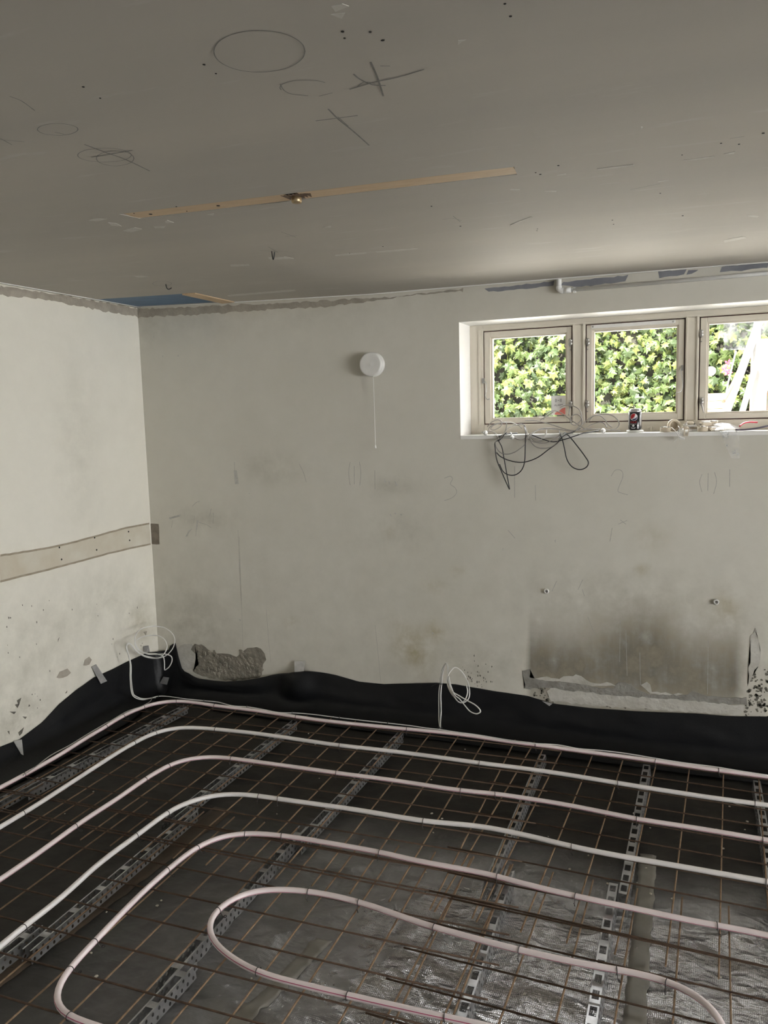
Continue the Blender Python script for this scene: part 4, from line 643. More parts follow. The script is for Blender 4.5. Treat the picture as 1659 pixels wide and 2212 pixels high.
# ---------------------------------------------------------------- plastic sheet on the floor
def tarp_z(x, y):
    w = noise.noise((x * 1.6, y * 2.2, 0.3)) * 0.5
    r1 = 1 - abs(noise.noise((x * 2.3 + w, y * 4.5 + w, 5.0)) * 2); r2 = 1 - abs(noise.noise((x * 6.0 + w, y * 9.0, 9.0)) * 2)
    near = 0.45 + 0.55 * sstep(3.4, 2.6, y) * sstep(-2.4, -1.2, x)
    return 0.002 + near * (0.015 * max(0, r1) ** 2.5 + 0.0075 * max(0, r2) ** 2.5 + 0.005 * (noise.noise((x * 1.2, y * 1.4, 2)) + 0.4))
def grid_mesh(name, xs, ys, fz):
    me = bpy.data.meshes.new(name); n = len(xs)
    me.from_pydata([(x, y, fz(x, y)) for y in ys for x in xs], [], [(j * n + i, j * n + i + 1, (j + 1) * n + i + 1, (j + 1) * n + i) for j in range(len(ys) - 1) for i in range(n - 1)])
    for p in me.polygons: p.use_smooth = True
    return me
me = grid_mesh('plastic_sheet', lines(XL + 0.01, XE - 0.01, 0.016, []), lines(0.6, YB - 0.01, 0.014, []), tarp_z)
at = me.attributes.new('clean', 'FLOAT', 'POINT')  # painted sheen grows towards the near right of the sheet
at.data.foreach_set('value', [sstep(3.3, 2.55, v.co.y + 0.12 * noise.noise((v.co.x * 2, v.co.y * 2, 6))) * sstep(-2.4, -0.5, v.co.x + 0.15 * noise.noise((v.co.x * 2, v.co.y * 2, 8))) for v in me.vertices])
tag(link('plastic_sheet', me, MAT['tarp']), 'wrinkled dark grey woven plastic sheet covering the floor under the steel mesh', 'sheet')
for (pl, wid, mk, lab) in zip(TAPE, (0.062, 0.064, 0.11), ('tape', 'tape', 'tape_brown'), ('dusty tape strip on the sheet inside the innermost pipe loop', 'long dusty tape strip on the sheet below the right-hand ladder spacer', 'rust-stained tape strip on the sheet along the left perforated spacers')):
    a, b = Vector(pl[0]), Vector(pl[-1]); d = (b - a)
    if mk == 'tape_brown': a = a + d * -0.05
    b = b + d * 0.35; n = 60
    verts = []; faces = []
    for i in range(n + 1):
        p = a + (b - a) * i / n
        for j in range(5):
            q = p + Vector((1, 0)) * (wid * (j / 4 - 0.5) + 0.008 * noise.noise((i * 0.4, j * 9 // 4, wid)))
            verts.append((q.x, q.y, tarp_z(q.x, q.y) + 0.0012))
    for i in range(n):
        for j in range(4): k = i * 5 + j; faces.append((k, k + 1, k + 6, k + 5))
    me = bpy.data.meshes.new('floor_tape'); me.from_pydata(verts, [], faces)
    for p in me.polygons: p.use_smooth = True
    o = link('floor_tape', me, MAT[mk]); s = o.modifiers.new('thick', 'SOLIDIFY'); s.thickness = 0.0012; s.offset = -1
    tag(o, lab, 'tape')

# ---------------------------------------------------------------- steel mesh sheets
ZX, ZY, RB = 0.0755, 0.0690, 0.0033
def bar_mesh(name, length, r=RB):
    bm = bmesh.new(); tube(bm, [(0, 0, 0), (length * 0.33, 0, 0), (length * 0.66, 0, 0), (length, 0, 0)], r, 6, up=(0, 0, 1))
    me = bpy.data.meshes.new(name); bm.to_mesh(me); bm.free(); return me
def sheet(loc, yaw, cols, rows, c_span, r_span, lab):
    """cols = local x of bars along y, rows = local y of bars along x"""
    e = empty('steel_mesh', (loc[0], loc[1], 0), yaw)
    mc = bar_mesh('bar', c_span[1] - c_span[0]); mc.materials.append(MAT['rebar'])
    mr = bar_mesh('bar', r_span[1] - r_span[0]); mr.materials.append(MAT['rebar_dark'])
    rr = random.Random(int(loc[0] * 100))
    for x in cols:
        o = link('bar', mc, None, e); o.location = (x, c_span[0], ZY); o.rotation_euler = (0, 0, R_(90 + rr.uniform(-0.12, 0.12)))
    for y in rows:
        o = link('bar', mr, None, e); o.location = (r_span[0], y, ZX); o.rotation_euler = (0, 0, R_(rr.uniform(-0.12, 0.12)))
    tag(e, lab, 'steel mesh', 'rusty steel mesh sheets over the floor')
    return e
PT = 0.1527
sheet((-1.90, 2.515), R_(1.6), [x + 1.90 for x in [-0.72 - PT * k for k in range(16)]], [PT * k for k in range(10)], (-0.08, 1.46), (-1.20, 1.28), 'rusty steel mesh sheet in the far left corner, along the window wall')
sheet((-0.30, 2.545), R_(-1.4), [x + 0.30 for x in [-0.850 + PT * k for k in range(15)]], [PT * k for k in range(10)], (-0.10, 1.45), (-0.64, 1.70), 'rusty steel mesh sheet at the back right, below the window')
sheet((-1.50, 2.54), R_(1.5), [x + 1.50 for x in [-0.66 - PT * k for k in range(17)]], [PT * (1 - k) for k in range(13)], (-1.75, 0.27), (-1.75, 0.92), 'rusty steel mesh sheet in the left foreground under the pipe bends')
sheet((-0.30, 2.535), R_(-0.6), [x + 0.30 for x in [-0.820 + PT * k for k in range(14)]], [PT * (1 - k) for k in range(13)], (-1.75, 0.30), (-0.58, 1.70), 'rusty steel mesh sheet in the right foreground on the shiny sheet')

# ---------------------------------------------------------------- perforated spacer channels under the mesh
def perforated(bm, length, p, fx, w, hole, nseg=8):
    """strip along u (0..length), width w centred on v=0, one hole per cell; fx maps (u, v) to a point"""
    n = int(length / p)
    for i in range(n):
        u0, u1, c = i * p, (i + 1) * p, (i + 0.5) * p
        outer = [(u1, 0), (u1, w / 2), (c, w / 2), (u0, w / 2), (u0, 0), (u0, -w / 2), (c, -w / 2), (u1, -w / 2)]
        if hole[2]: inner = [(c + hole[0] * math.cos(a), hole[1] * math.sin(a)) for a in [2 * math.pi * k / 8 for k in range(8)]]
        else: inner = [(c + hole[0], 0), (c + hole[0], hole[1]), (c, hole[1]), (c - hole[0], hole[1]), (c - hole[0], 0), (c - hole[0], -hole[1]), (c, -hole[1]), (c + hole[0], -hole[1])]
        vo = [bm.verts.new(fx(*q)) for q in outer]; vi = [bm.verts.new(fx(*q)) for q in inner]
        for k in range(8): bm.faces.new((vo[k], vo[(k + 1) % 8], vi[(k + 1) % 8], vi[k]))
    bmesh.ops.remove_doubles(bm, verts=bm.verts[:], dist=1e-5)
SPH, SPW = 0.046, 0.032
def spacer_parts(length, ladder):
    out = []
    bm = bmesh.new()
    if ladder: perforated(bm, length, 0.071, lambda u, v: (v, u, SPH), SPW, (0.020, 0.0105, 0))
    else:
        for s in (-1, 1): box(bm, s * SPW / 2 - 0.0025, s * SPW / 2 + 0.0025, 0, length, SPH, SPH + 0.0012)
        for k in range(int(length / 0.142)): box(bm, -SPW / 2, SPW / 2, 0.142 * k + 0.05, 0.142 * k + 0.075, SPH - 0.001, SPH + 0.0002)
    me = bpy.data.meshes.new('top_plate'); bm.to_mesh(me); bm.free(); me.materials.append(MAT['galv']); out.append(me)
    for s in (-1, 1):
        bm = bmesh.new()
        for zc in (0.012, 0.034):
            perforated(bm, length, 0.030, lambda u, v, zc=zc: (s * SPW / 2 + s * (SPH - (zc + v)) * 0.12, u + (0.013 if zc < 0.02 else 0), zc + v), 0.022, (0.0055, 0.0062, 1))
        me = bpy.data.meshes.new('web'); bm.to_mesh(me); bm.free(); me.materials.append(MAT['galv']); out.append(me)
    return out
SPM = {(L_, q): spacer_parts(L_, q) for L_ in (1.20, 1.00) for q in (True, False)}
sp_pos = ['line along the side wall', 'second line from the side wall', 'line under the innermost pipe loop', 'line by the mesh overlap', 'line right of the mesh overlap', 'rightmost line']
for i, pl in enumerate(SPACERS):
    a, b = Vector(pl[0]), Vector(pl[-1]); d = (b - a).normalized()
    ang = math.atan2(d.x, -d.y)
    start = a.y; k = 0; s_ = 0.0
    while s_ < (start - 0.9):
        L_ = (1.20, 1.00)[k % 2]
        p = a + d * s_
        # nearest measured x on this line
        e = empty('mesh_spacer', (p.x + 0.05 * (k % 2) * (1 if i % 2 else -1), p.y, 0.0135)); e.rotation_euler = (0, 0, ang + math.pi + R_(0.8 if k % 2 else -0.6))
        for nm, me in zip(('top_plate', 'web', 'web'), SPM[(L_, i > 2)]):
            link(nm, me, None, e)
        where = ('far', 'middle', 'near')[k] if k < 3 else 'nearest'
        tag(e, 'perforated steel spacer, %s piece of the %s' % (where, sp_pos[i]), 'spacer', 'perforated steel spacers under the mesh')
        s_ += L_ - 0.12; k += 1

# ---------------------------------------------------------------- heating pipes
PZ, PR = 0.0900, 0.0102
labs = ['outermost pink-striped heating pipe, running along the foot of the walls', 'plain milky white heating pipe, second run from the walls', 'pink-striped heating pipe, third run from the walls', 'plain white heating pipe, fourth run from the walls', 'pink-striped heating pipe, fifth run, turning back in the near left corner', 'innermost pink-striped heating pipe with the tight U-turn']
ext_l = [[(-3.03, 2.0), (-3.0, 1.2)], None, None, None, None, None]
PP = [list(p) for p in PIPES]
def extend(pl, front):
    a, b = (Vector(pl[1]), Vector(pl[0])) if front else (Vector(pl[-2]), Vector(pl[-1]))
    d = (b - a).normalized()
    return b, d
for i in range(4):      # legs go on towards the viewer, and the far ends on to the right
    b, d = extend(PP[i], True)
    d = Vector((d.x * 0.3, -1)).normalized()
    PP[i] = [tuple(b + d * (1.3 - 0.2 * i)), tuple(b + d * (0.7 - 0.1 * i)), tuple(b + d * 0.3)] + PP[i]
for i in range(5):
    b, d = extend(PP[i], False)
    PP[i] += [tuple(b + Vector((0.35, -0.01))), tuple(b + Vector((0.8, -0.02)))]
PP[4] = [(-0.3, 1.61), (-0.9, 1.62), (-1.35, 1.605)] + PP[4]
b, d = extend(PP[5], True); PP[5] = [(-0.03, 1.5), (-0.03, 1.75), (-0.10, 1.93), (-0.28, 1.985)] + PP[5]
b, d = extend(PP[5], False); PP[5] += [(0.092, 2.10), (0.095, 1.85), (0.095, 1.5)]
def even(ctrl, step=0.025, win=2):
    raw = catmull(ctrl, 10); out = [raw[0]]; acc = 0.0
    for a, b in zip(raw, raw[1:]):
        acc += (b - a).length
        if acc >= step: out.append(b.copy()); acc = 0.0
    for _ in range(2):
        q = [p.copy() for p in out]
        for i in range(1, len(out) - 1):
            w = min(win, i, len(out) - 1 - i); s = Vector()
            for j in range(i - w, i + w + 1): s += q[j]
            out[i] = s / (2 * w + 1)
    return out
tie_bm = bmesh.new()
tube(tie_bm, [(0, 0.0122 * math.cos(a), 0.0122 * math.sin(a) - 0.001) for a in [2 * math.pi * k / 18 for k in range(18)]], 0.0014, 5, closed=True)
tube(tie_bm, catmull([(0, -0.0115, -0.004), (0.001, -0.016, -0.012), (0.002, -0.02, -0.017), (0.004, -0.026, -0.02), (0.007, -0.031, -0.018), (0.006, -0.033, -0.011), (0.002, -0.029, -0.010), (0.001, -0.025, -0.014)], 4), 0.0014, 5)
tie_me = bpy.data.meshes.new('wire_tie'); tie_bm.to_mesh(tie_me); tie_bm.free(); tie_me.materials.append(MAT['tie'])
for i, pl in enumerate(PP):
    pts = even([(p[0], p[1], PZ) for p in pl])
    bm = bmesh.new(); tube(bm, pts, PR, 16, up=(0, 0, 1), uv=True)
    o = obj('heating_pipe', bm, MAT['pipe_white'] if i in (1, 3) else MAT['pipe_pink'])
    tag(o, labs[i], 'heating pipe', 'runs of underfloor heating pipe')
    for j, t in enumerate(TIES[i]):
        q = Vector((t[0], t[1], 0)); k = min(range(1, len(pts) - 1), key=lambda k: (pts[k].xy - q.xy).length)
        d = pts[k + 1] - pts[k - 1]
        c = link('wire_tie', tie_me, None, o); c.location = pts[k]; c.rotation_euler = (0, 0, math.atan2(d.y, d.x) + R_((j * 37) % 25 - 12))

# ---------------------------------------------------------------- black membrane turned up the walls
memL = [(-1.2, 0.14), (0.5, 0.15), (2.0, 0.14), (2.6, 0.145)] + MEM_L[:-1]
memB = [(-3.30, 0.300), (-3.236, 0.345), (-3.216, 0.352), (-3.203, 0.30), (-3.185, 0.215), (-3.165, 0.172)] + [p for p in MEM_B if p[0] > -3.12] + [(0.9, 0.26), (1.6, 0.25), (2.40, 0.25)]
RC = 0.10
colsM = []
y = -1.25
while y < YB - RC: colsM.append(('L', y)); y += 0.022
for k in range(1, 12): colsM.append(('C', k / 12))
x = XL + RC
while x < XE: colsM.append(('B', x)); x += 0.022
rowsM = [0.0, 0.09, 0.18, 0.27, 0.36, 0.44, 0.52, 0.60, 0.68, 0.76, 0.84, 0.92, 0.97, 1.0]
verts = []; faces = []
for typ, s in colsM:
    if typ == 'L':
        base = Vector((XL, s)); n = Vector((1, 0)); top = lerp_tab(s, [p[0] for p in memL], [p[1] for p in memL]); foot = 0.19 - 0.10 * sstep(3.6, 4.1, s); sv = s
    elif typ == 'B':
        base = Vector((s, YB)); n = Vector((0, -1)); top = lerp_tab(s, [p[0] for p in memB], [p[1] for p in memB]); foot = 0.09 + 0.13 * sstep(-3.2, -2.7, s); sv = s + 8
    else:
        a = s * math.pi / 2; c = Vector((XL + RC, YB - RC)); n = Vector((math.cos(a), -math.sin(a))); base = c - n * RC; n = n.normalized(); top = 0.306 - 0.012 * math.sin(s * 3.14); foot = 0.08; sv = 4.2 + s
    bulge = 0.0
    if typ == 'B':
        bulge = 0.055 * math.exp(-((s + 2.30) / 0.10) ** 2) + 0.012 * math.exp(-((s + 0.2) / 0.5) ** 2) - 0.004
        tuck = 0.035 * sstep(-3.2, -3.05, s) * (1 - sstep(-2.62, -2.45, s))
    else: tuck = 0.0
    for t in rowsM:
        if t < 0.3:
            q = t / 0.3; out = foot * (1 - q) ** 1.0 + 0.035 * q + 0.0; z = 0.022 + 0.045 * q ** 2.2
        else:
            q = (t - 0.3) / 0.7; out = 0.035 * (1 - q) + 0.007 * q + tuck * math.sin(q * 2.0) * 0.9; z = 0.067 + (top - 0.067) * q
            wv = noise.noise((sv * 3.1, q * 1.6, 1.0)) + 0.6 * noise.noise((sv * 7.5 + q * 2, q * 3, 4.0))
            out += max(0, bulge * (0.25 + math.sin(q * 2.6))) + 0.013 * wv * math.sin(min(q, 0.93) * 3.1) + 0.002 * noise.noise((sv * 9, 0, 0))
            out = max(out, 0.006)
        p = base + n * out
        verts.append((p.x, p.y, z))
nr = len(rowsM)
for i in range(len(colsM) - 1):
    for j in range(nr - 1): k = i * nr + j; faces.append((k, k + nr, k + nr + 1, k + 1))
me = bpy.data.meshes.new('damp_membrane'); me.from_pydata(verts, [], faces)
for p in me.polygons: p.use_smooth = True
o = link('damp_membrane', me, MAT['membrane']); sm = o.modifiers.new('thick', 'SOLIDIFY'); sm.thickness = 0.0025; sm.offset = -1
tag(o, 'black rubber membrane turned up along the foot of both walls', 'membrane')
# pieces of tape holding it
def tape_piece(pg, place, nrm, lab, out_top=0.004, out_bot=0.03):
    bm = bmesh.new(); zs_ = [p[1] for p in pg]; lo, hi = min(zs_), max(zs_)
    P = [Vector(place(p)) + Vector(nrm) * (out_top + (out_bot - out_top) * (hi - p[1]) / max(hi - lo, 1e-4)) for p in pg]
    slab(bm, P, nrm, 0.0015)
    tag(obj('tape_piece', bm, MAT['silver_tape']), lab, 'tape', 'tape pieces on the membrane')
for pg, lab, ob in zip(TAPEPIECE_B, ('upright silver tape piece at the peak of the membrane on the window wall', 'small silver tape piece on the membrane beside the bare mortar', 'curled pale tape piece on the membrane edge below the damp stain'), (0.05, 0.065, 0.012)):
    tape_piece(pg, onb, NB, lab, 0.008 if ob < 0.06 else 0.06, ob)
for pg, lab, ob in zip(TAPEPIECE_L, ('slanted silver tape piece on the side wall below two plaster chips', 'small dark silver tape piece inside the corner cable coil', 'torn silver tape piece at the low end of the side-wall membrane'), (0.03, 0.012, 0.05)):
    tape_piece(pg, onl, NL, lab, 0.005, ob)

# ---------------------------------------------------------------- cables on the floor and in the corner
def cable(name, pts, r, mat, lab, seg=6, n=5, parent=None, grp=None):
    bm = bmesh.new(); tube(bm, catmull(pts, n), r, seg)
    o = obj(name, bm, mat, parent)
    if lab: tag(o, lab, 'cable', grp)
    return o
cable('white_cable', CORNER_CABLE[0], 0.0034, MAT['cable_white'], 'white cable in big loops above the membrane in the room corner, outer strand')
cable('white_cable', CORNER_CABLE[1], 0.0034, MAT['cable_white'], 'white cable in smaller loops inside the corner coil, ending in a drooping tip')
cable('white_cable', CENTRE_CABLE[0], 0.0034, MAT['cable_white'], 'white cable hung in a double loop over the membrane, long pear-shaped tail')
cable('white_cable', CENTRE_CABLE[1], 0.0034, MAT['cable_white'], 'white cable rising beside the looped one and ending in its inner ring')
fc = cable('white_cable', [(p[0], p[1], 0.1005) for p in FLOOR_CABLE], 0.0028, MAT['cable_white'], 'thin white cable tied along the outermost pipe by the window wall')
for p in ZIP:
    bm = bmesh.new(); tube(bm, [(0, 0.0042 * math.cos(a), 0.0042 * math.sin(a)) for a in [2 * math.pi * k / 10 for k in range(10)]], 0.0016, 5, closed=True)
    box(bm, -0.002, 0.002, -0.003, 0.003, 0.003, 0.010)
    c = obj('zip_tie', bm, MAT['zip'], fc); c.location = (p[0], p[1], 0.1005)
cable('grey_cable', [(p[0], p[1], 0.1005) for p in FLOOR_CABLE2], 0.0026, MAT['cable_grey'], 'thin grey cable tied along the outermost pipe by the side wall')
cable('cable_offcut', [(p[0], p[1], tarp_z(p[0], p[1]) + 0.004) for p in SCRAP], 0.003, MAT['cable_white'], 'short white cable offcut on the sheet near the right edge')
# zip ties that hold the risers
for loc, rz, lab in (((-1.372, 4.148, 0.284), 0, 'black zip tie round the two cables at the membrane edge in the middle'), ((-1.325, 3.978, 0.096), 0, 'black zip tie at the foot of the middle cable riser')):
    bm = bmesh.new(); tube(bm, [(0.012 * math.cos(a), 0.008 * math.sin(a), 0) for a in [2 * math.pi * k / 14 for k in range(14)]], 0.002, 5, closed=True)
    if 'edge' in lab: tube(bm, [(-0.012, 0, 0), (-0.03, -0.01, -0.004), (-0.055, -0.012, -0.02)], 0.0012, 5)
    o = obj('zip_tie', bm, MAT['zip']); o.location = loc; tag(o, lab, 'zip tie')
# plaster crumbs on the sheet
bm = bmesh.new(); bmesh.ops.create_icosphere(bm, subdivisions=1, radius=1)
for v in bm.verts: v.co *= 0.75 + 0.5 * abs(noise.noise(v.co * 2.1))
cm = bpy.data.meshes.new('plaster_crumb'); bm.to_mesh(cm); bm.free(); cm.materials.append(MAT['chip'])
for i, p in enumerate(CHIPS):
    o = link('plaster_crumb', cm); s = 0.0035 + 0.004 * ((i * 37) % 11) / 11
    o.scale = (s * 1.3, s, s * 0.6); o.rotation_euler = (0, 0, i * 1.3); o.location = (p[0], p[1], tarp_z(p[0], p[1]) + s * 0.5)
    tag(o, 'pale plaster crumb lying on the dark floor sheet', 'crumb', 'plaster crumbs scattered on the sheet')
# ---------------------------------------------------------------- window
win = tag(empty('window_1', (-0.35, 4.41, 1.678)), 'long cream painted casement window above the sill', kind='structure')
W0 = win.location.copy()
def wpart(name, bm, mat, parent=None, smooth=False):
    o = obj(name, bm, mat, parent or win, smooth)
    if parent is None: o.location = -W0
    return o
def bar(name, x0, x1, y0, y1, z0, z1, mat='frame', bev=0.004, parent=None):
    bm = bmesh.new(); box(bm, x0, x1, y0, y1, z0, z1, bev); return wpart(name, bm, MAT[mat], parent)
FX0, FX1, FZ0, FZ1 = WIN[0], WIN[1], WIN[2], WIN[3]
OPEN = [(-1.174, -0.683), (-0.614, -0.1160), (-0.050, 0.452), (0.518, 1.016), (1.082, 1.580), (1.646, 2.144), (2.210, 2.708)]  # lights past the third are unseen, added to brighten floor and ceiling
OZ0, OZ1 = 1.732, 2.250
yF, yBk = 4.408, 4.50
bar('frame_jamb', FX0, OPEN[0][0], yF, yBk, FZ0, FZ1); bar('frame_jamb', OPEN[-1][1], FX1, yF, yBk, FZ0, FZ1)
bar('frame_head', OPEN[0][0], OPEN[-1][1], yF, yBk, OZ1, FZ1); bar('frame_sill', OPEN[0][0], OPEN[-1][1], yF, yBk, FZ0, OZ0)
for k in range(6): bar('mullion', OPEN[k][1], OPEN[k + 1][0], yF, yBk, OZ0, OZ1)
# raised beads on jambs and mullions
for a, b in ((-1.200, -1.188), (-0.679, -0.671), (-0.628, -0.620), (-0.112, -0.104), (-0.062, -0.054)):
    bar('frame_bead', a, b, yF - 0.006, yF + 0.01, OZ0 - 0.004, OZ1 + 0.004, bev=0.002)
bar('frame_bead', -1.188, 2.708, yF - 0.006, yF + 0.01, OZ1 + 0.004, OZ1 + 0.014, bev=0.002)
GL = [(-1.124, -0.7217, 1.768, 2.206), (-0.570, -0.158, 1.778, 2.208), (-0.0035, 0.405, 1.772, 2.211), (0.564, 0.970, 1.772, 2.211), (1.128, 1.534, 1.772, 2.211), (1.692, 2.098, 1.772, 2.211), (2.256, 2.662, 1.772, 2.211)]
for i, ((a, b), (g0, g1, h0, h1)) in enumerate(zip(OPEN, GL)):
    # dark gasket line round the sash
    bm = bmesh.new()
    for q in ((a, a + 0.005, OZ0, OZ1), (b - 0.005, b, OZ0, OZ1), (a, b, OZ0, OZ0 + 0.005), (a, b, OZ1 - 0.005, OZ1)):
        box(bm, q[0], q[1], yF + 0.016, yF + 0.05, q[2], q[3])
    wpart('gasket', bm, MAT['gasket'])
    bm = bmesh.new(); m_ = 0.0052
    sa, sb, t0, t1 = a + m_, b - m_, OZ0 + m_, OZ1 - m_
    y0_, y1_ = yF + 0.004, yF + 0.048
    for q in ((sa, g0 - 0.010, t0, t1), (g1 + 0.010, sb, t0, t1), (g0 - 0.010, g1 + 0.010, t0, h0 - 0.010), (g0 - 0.010, g1 + 0.010, h1 + 0.010, t1)):
        box(bm, q[0], q[1], y0_, y1_, q[2], q[3], 0.003)
    s = wpart('sash', bm, MAT['frame'])
    bm = bmesh.new()
    for q in ((g0 - 0.012, g0, h0 - 0.012, h1 + 0.012), (g1, g1 + 0.012, h0 - 0.012, h1 + 0.012), (g0, g1, h0 - 0.012, h0), (g0, g1, h1, h1 + 0.012)):
        box(bm, q[0], q[1], y0_ + 0.012, y1_ - 0.002, q[2], q[3], 0.002)
    obj('glazing_bead', bm, MAT['frame'], s)
    bm = bmesh.new(); box(bm, g0 - 0.004, g1 + 0.004, yF + 0.038, yF + 0.042, h0 - 0.004, h1 + 0.004)
    obj('pane', bm, MAT['glass'], s)
    if i == 1:
        bm = bmesh.new(); box(bm, -0.585, -0.165, y0_ - 0.008, y0_ + 0.002, 2.226, 2.244, 0.002)
        v = obj('vent_strip', bm, MAT['plastic_white'], s)
        bm = bmesh.new()
        for x in (-0.575, -0.175): lathe(bm, [(0.005, 0), (0.005, 0.003), (0.0, 0.004)], 10, (x, y0_ - 0.008, 2.235), 'y')
        obj('screw', bm, MAT['steel'], s)
# hinges and stays
for i, p in enumerate(HINGES):
    sgn = -1 if i < 2 else 1; bm = bmesh.new()
    q = (p[0], yF, p[2])
    for dz, r in ((0.014, 0.010), (-0.002, 0.011)):
        lathe(bm, [(r, 0.0), (r * 0.9, 0.004), (0.0, 0.005)], 14, (q[0], q[1], q[2] + dz), 'y')
    box(bm, q[0] - 0.004, q[0] + 0.004, q[1] - 0.012, q[1], q[2] - 0.018, q[2] + 0.012, 0.001)
    if i in (1, 5): tube(bm, catmull([(q[0], q[1] - 0.009, q[2] - 0.01), (q[0] + (-0.004 if i == 1 else 0.006), q[1] - 0.012, q[2] - 0.03), (q[0] + (-0.008 if i == 1 else 0.012), q[1] - 0.012, q[2] - 0.055)], 3), [0.004] * 4 + [0.003] * 3, 6)
    else: lathe(bm, [(0.004, 0.0), (0.003, 0.003)], 8, (q[0] + 0.001, q[1], q[2] - 0.036), 'y')
    wpart('hinge', bm, MAT['steel'])
for pl in STAYS:
    bm = bmesh.new(); tube(bm, catmull(pl, 5), 0.0026, 6)
    box(bm, pl[0][0] - 0.007, pl[0][0] + 0.005, 4.398, 4.412, pl[0][2] - 0.02, pl[0][2] + 0.008, 0.001)
    wpart('stay_hook', bm, MAT['steel'])
# alarm sticker on the left pane
def text_mesh(body, size):
    cu_ = bpy.data.curves.new('lettering', 'FONT'); cu_.body = body; cu_.size = size; cu_.align_x = 'CENTER'; cu_.align_y = 'CENTER'; cu_.resolution_u = 3
    o = bpy.data.objects.new('lettering', cu_); col.objects.link(o)
    dg = bpy.context.evaluated_depsgraph_get(); me = bpy.data.meshes.new_from_object(o.evaluated_get(dg))
    bpy.data.objects.remove(o); bpy.data.curves.remove(cu_)
    return me
MAT['stk_white'] = M('sticker_white', (0.85, 0.85, 0.85), rough=0.5); MAT['stk_red'] = M('sticker_red', (0.72, 0.10, 0.09), (0.80, 0.35, 0.30), 300, rough=0.5); MAT['stk_grey'] = M('sticker_grey_print', (0.16, 0.16, 0.18), rough=0.5)
sx0, sx1, szt, szb = -0.802, -0.7245, 1.881, 1.776
stk = tag(empty('alarm_sticker', ((sx0 + sx1) / 2, 4.4445, szb)), 'white and red alarm sticker in the lower corner of the left pane', 'sticker')
def spart(name, bm, mat):
    o = obj(name, bm, mat, stk); o.location = -stk.location; return o
bm = bmesh.new(); box(bm, sx0, sx1, 4.4435, 4.4445, szb, szt); spart('backing', bm, MAT['stk_white'])
bm = bmesh.new()
slab(bm, [(sx0 + 0.018, 4.4435, szb + 0.002), (sx1 - 0.001, 4.4435, szb + 0.002), (sx1 - 0.001, 4.4435, szb + 0.040), (sx1 - 0.016, 4.4435, szb + 0.036), (sx1 - 0.035, 4.4435, szb + 0.022), (sx0 + 0.022, 4.4435, szb + 0.013)], (0, -1, 0), 0.0005)
spart('red_block', bm, MAT['stk_red'])
bm = bmesh.new(); cxs, czs = (sx0 + sx1) / 2, 1.855
lathe(bm, [(0.0026, 0), (0.0026, 0.0006)], 10, (cxs, 4.4435, czs), 'y')
for rad in (0.009, 0.013, 0.017):
    for s in (-1, 1):
        ribbon(bm, [(cxs + s * rad * math.cos(t), 4.4435, czs + rad * math.sin(t)) for t in [R_(-38 + 76 * k / 10) for k in range(11)]], (0, -1, 0), 0.0016, 0.0006)
spart('signal_mark', bm, MAT['stk_grey'])
tm = text_mesh('ALARM', 0.015); o = link('lettering', tm, MAT['stk_grey'], stk); o.location = (0.002, -0.0016, 1.829 - szb); o.rotation_euler = (R_(90), 0, 0)

# ---------------------------------------------------------------- things on the walls
# round vent valve with pull cord
vc = Vector((-1.752, YB, 2.084)); val = tag(empty('vent_valve', vc), 'round white wall vent with a pull cord hanging below it', 'vent')
def vpart(name, prof, mat, seg=40):
    bm = bmesh.new(); lathe(bm, prof, seg, (0, 0, 0), 'y'); return obj(name, bm, mat, val)
vpart('base_ring', [(0.0, 0.0), (0.068, 0.0), (0.068, 0.008), (0.062, 0.020), (0.052, 0.022), (0.0, 0.022)], MAT['plastic_white'])
vpart('neck', [(0.040, 0.020), (0.040, 0.034)], MAT['dark_gap'])
vpart('front_disc', [(0.0, 0.030), (0.058, 0.030), (0.066, 0.034), (0.067, 0.046), (0.063, 0.053), (0.058, 0.054), (0.04, 0.0515), (0.008, 0.0495), (0.004, 0.052), (0.0, 0.052)], MAT['plastic_white'])
bm = bmesh.new(); tube(bm, catmull([(0.010, -0.036, -0.058), (0.011, -0.034, -0.20), (0.009, -0.030, -0.36), (0.007, -0.024, -0.452)], 5), 0.0017, 6)
obj('pull_cord', bm, MAT['plastic_white'], val)
bm = bmesh.new(); lathe(bm, [(0.002, 0.018), (0.004, 0.012), (0.0055, 0.0), (0.0, 0.0)], 12, (0.007, -0.024, -0.468))
obj('cord_pull', bm, MAT['plastic_white'], val)
# conduit under the ceiling
cdt = tag(empty('conduit_pipe', (-0.71, 4.18, 2.405)), 'thin pale conduit with an elbow running under the ceiling above the window', 'pipe')
def cpart(name, bm):
    o = obj(name, bm, MAT['conduit'], cdt); o.location = -cdt.location; return o
bm = bmesh.new(); tube(bm, [(-0.715, 4.182, 2.47), (-0.715, 4.182, 2.418)], 0.0125, 12); cpart('riser', bm)
bm = bmesh.new(); tube(bm, catmull([(-0.715, 4.182, 2.424), (-0.714, 4.182, 2.412), (-0.705, 4.182, 2.403), (-0.692, 4.182, 2.4015)], 5), 0.0145, 12); tube(bm, [(-0.692, 4.182, 2.4015), (-0.655, 4.182, 2.4018)], 0.0135, 12); cpart('elbow', bm)
bm = bmesh.new(); tube(bm, [(-0.657, 4.184, 2.402), (0.24, 4.186, 2.404), (2.36, 4.186, 2.402)], 0.0095, 12); cpart('run', bm)
bm = bmesh.new(); box(bm, -0.645, -0.632, 4.176, YB, 2.388, 2.414, 0.002); cpart('clip', bm)
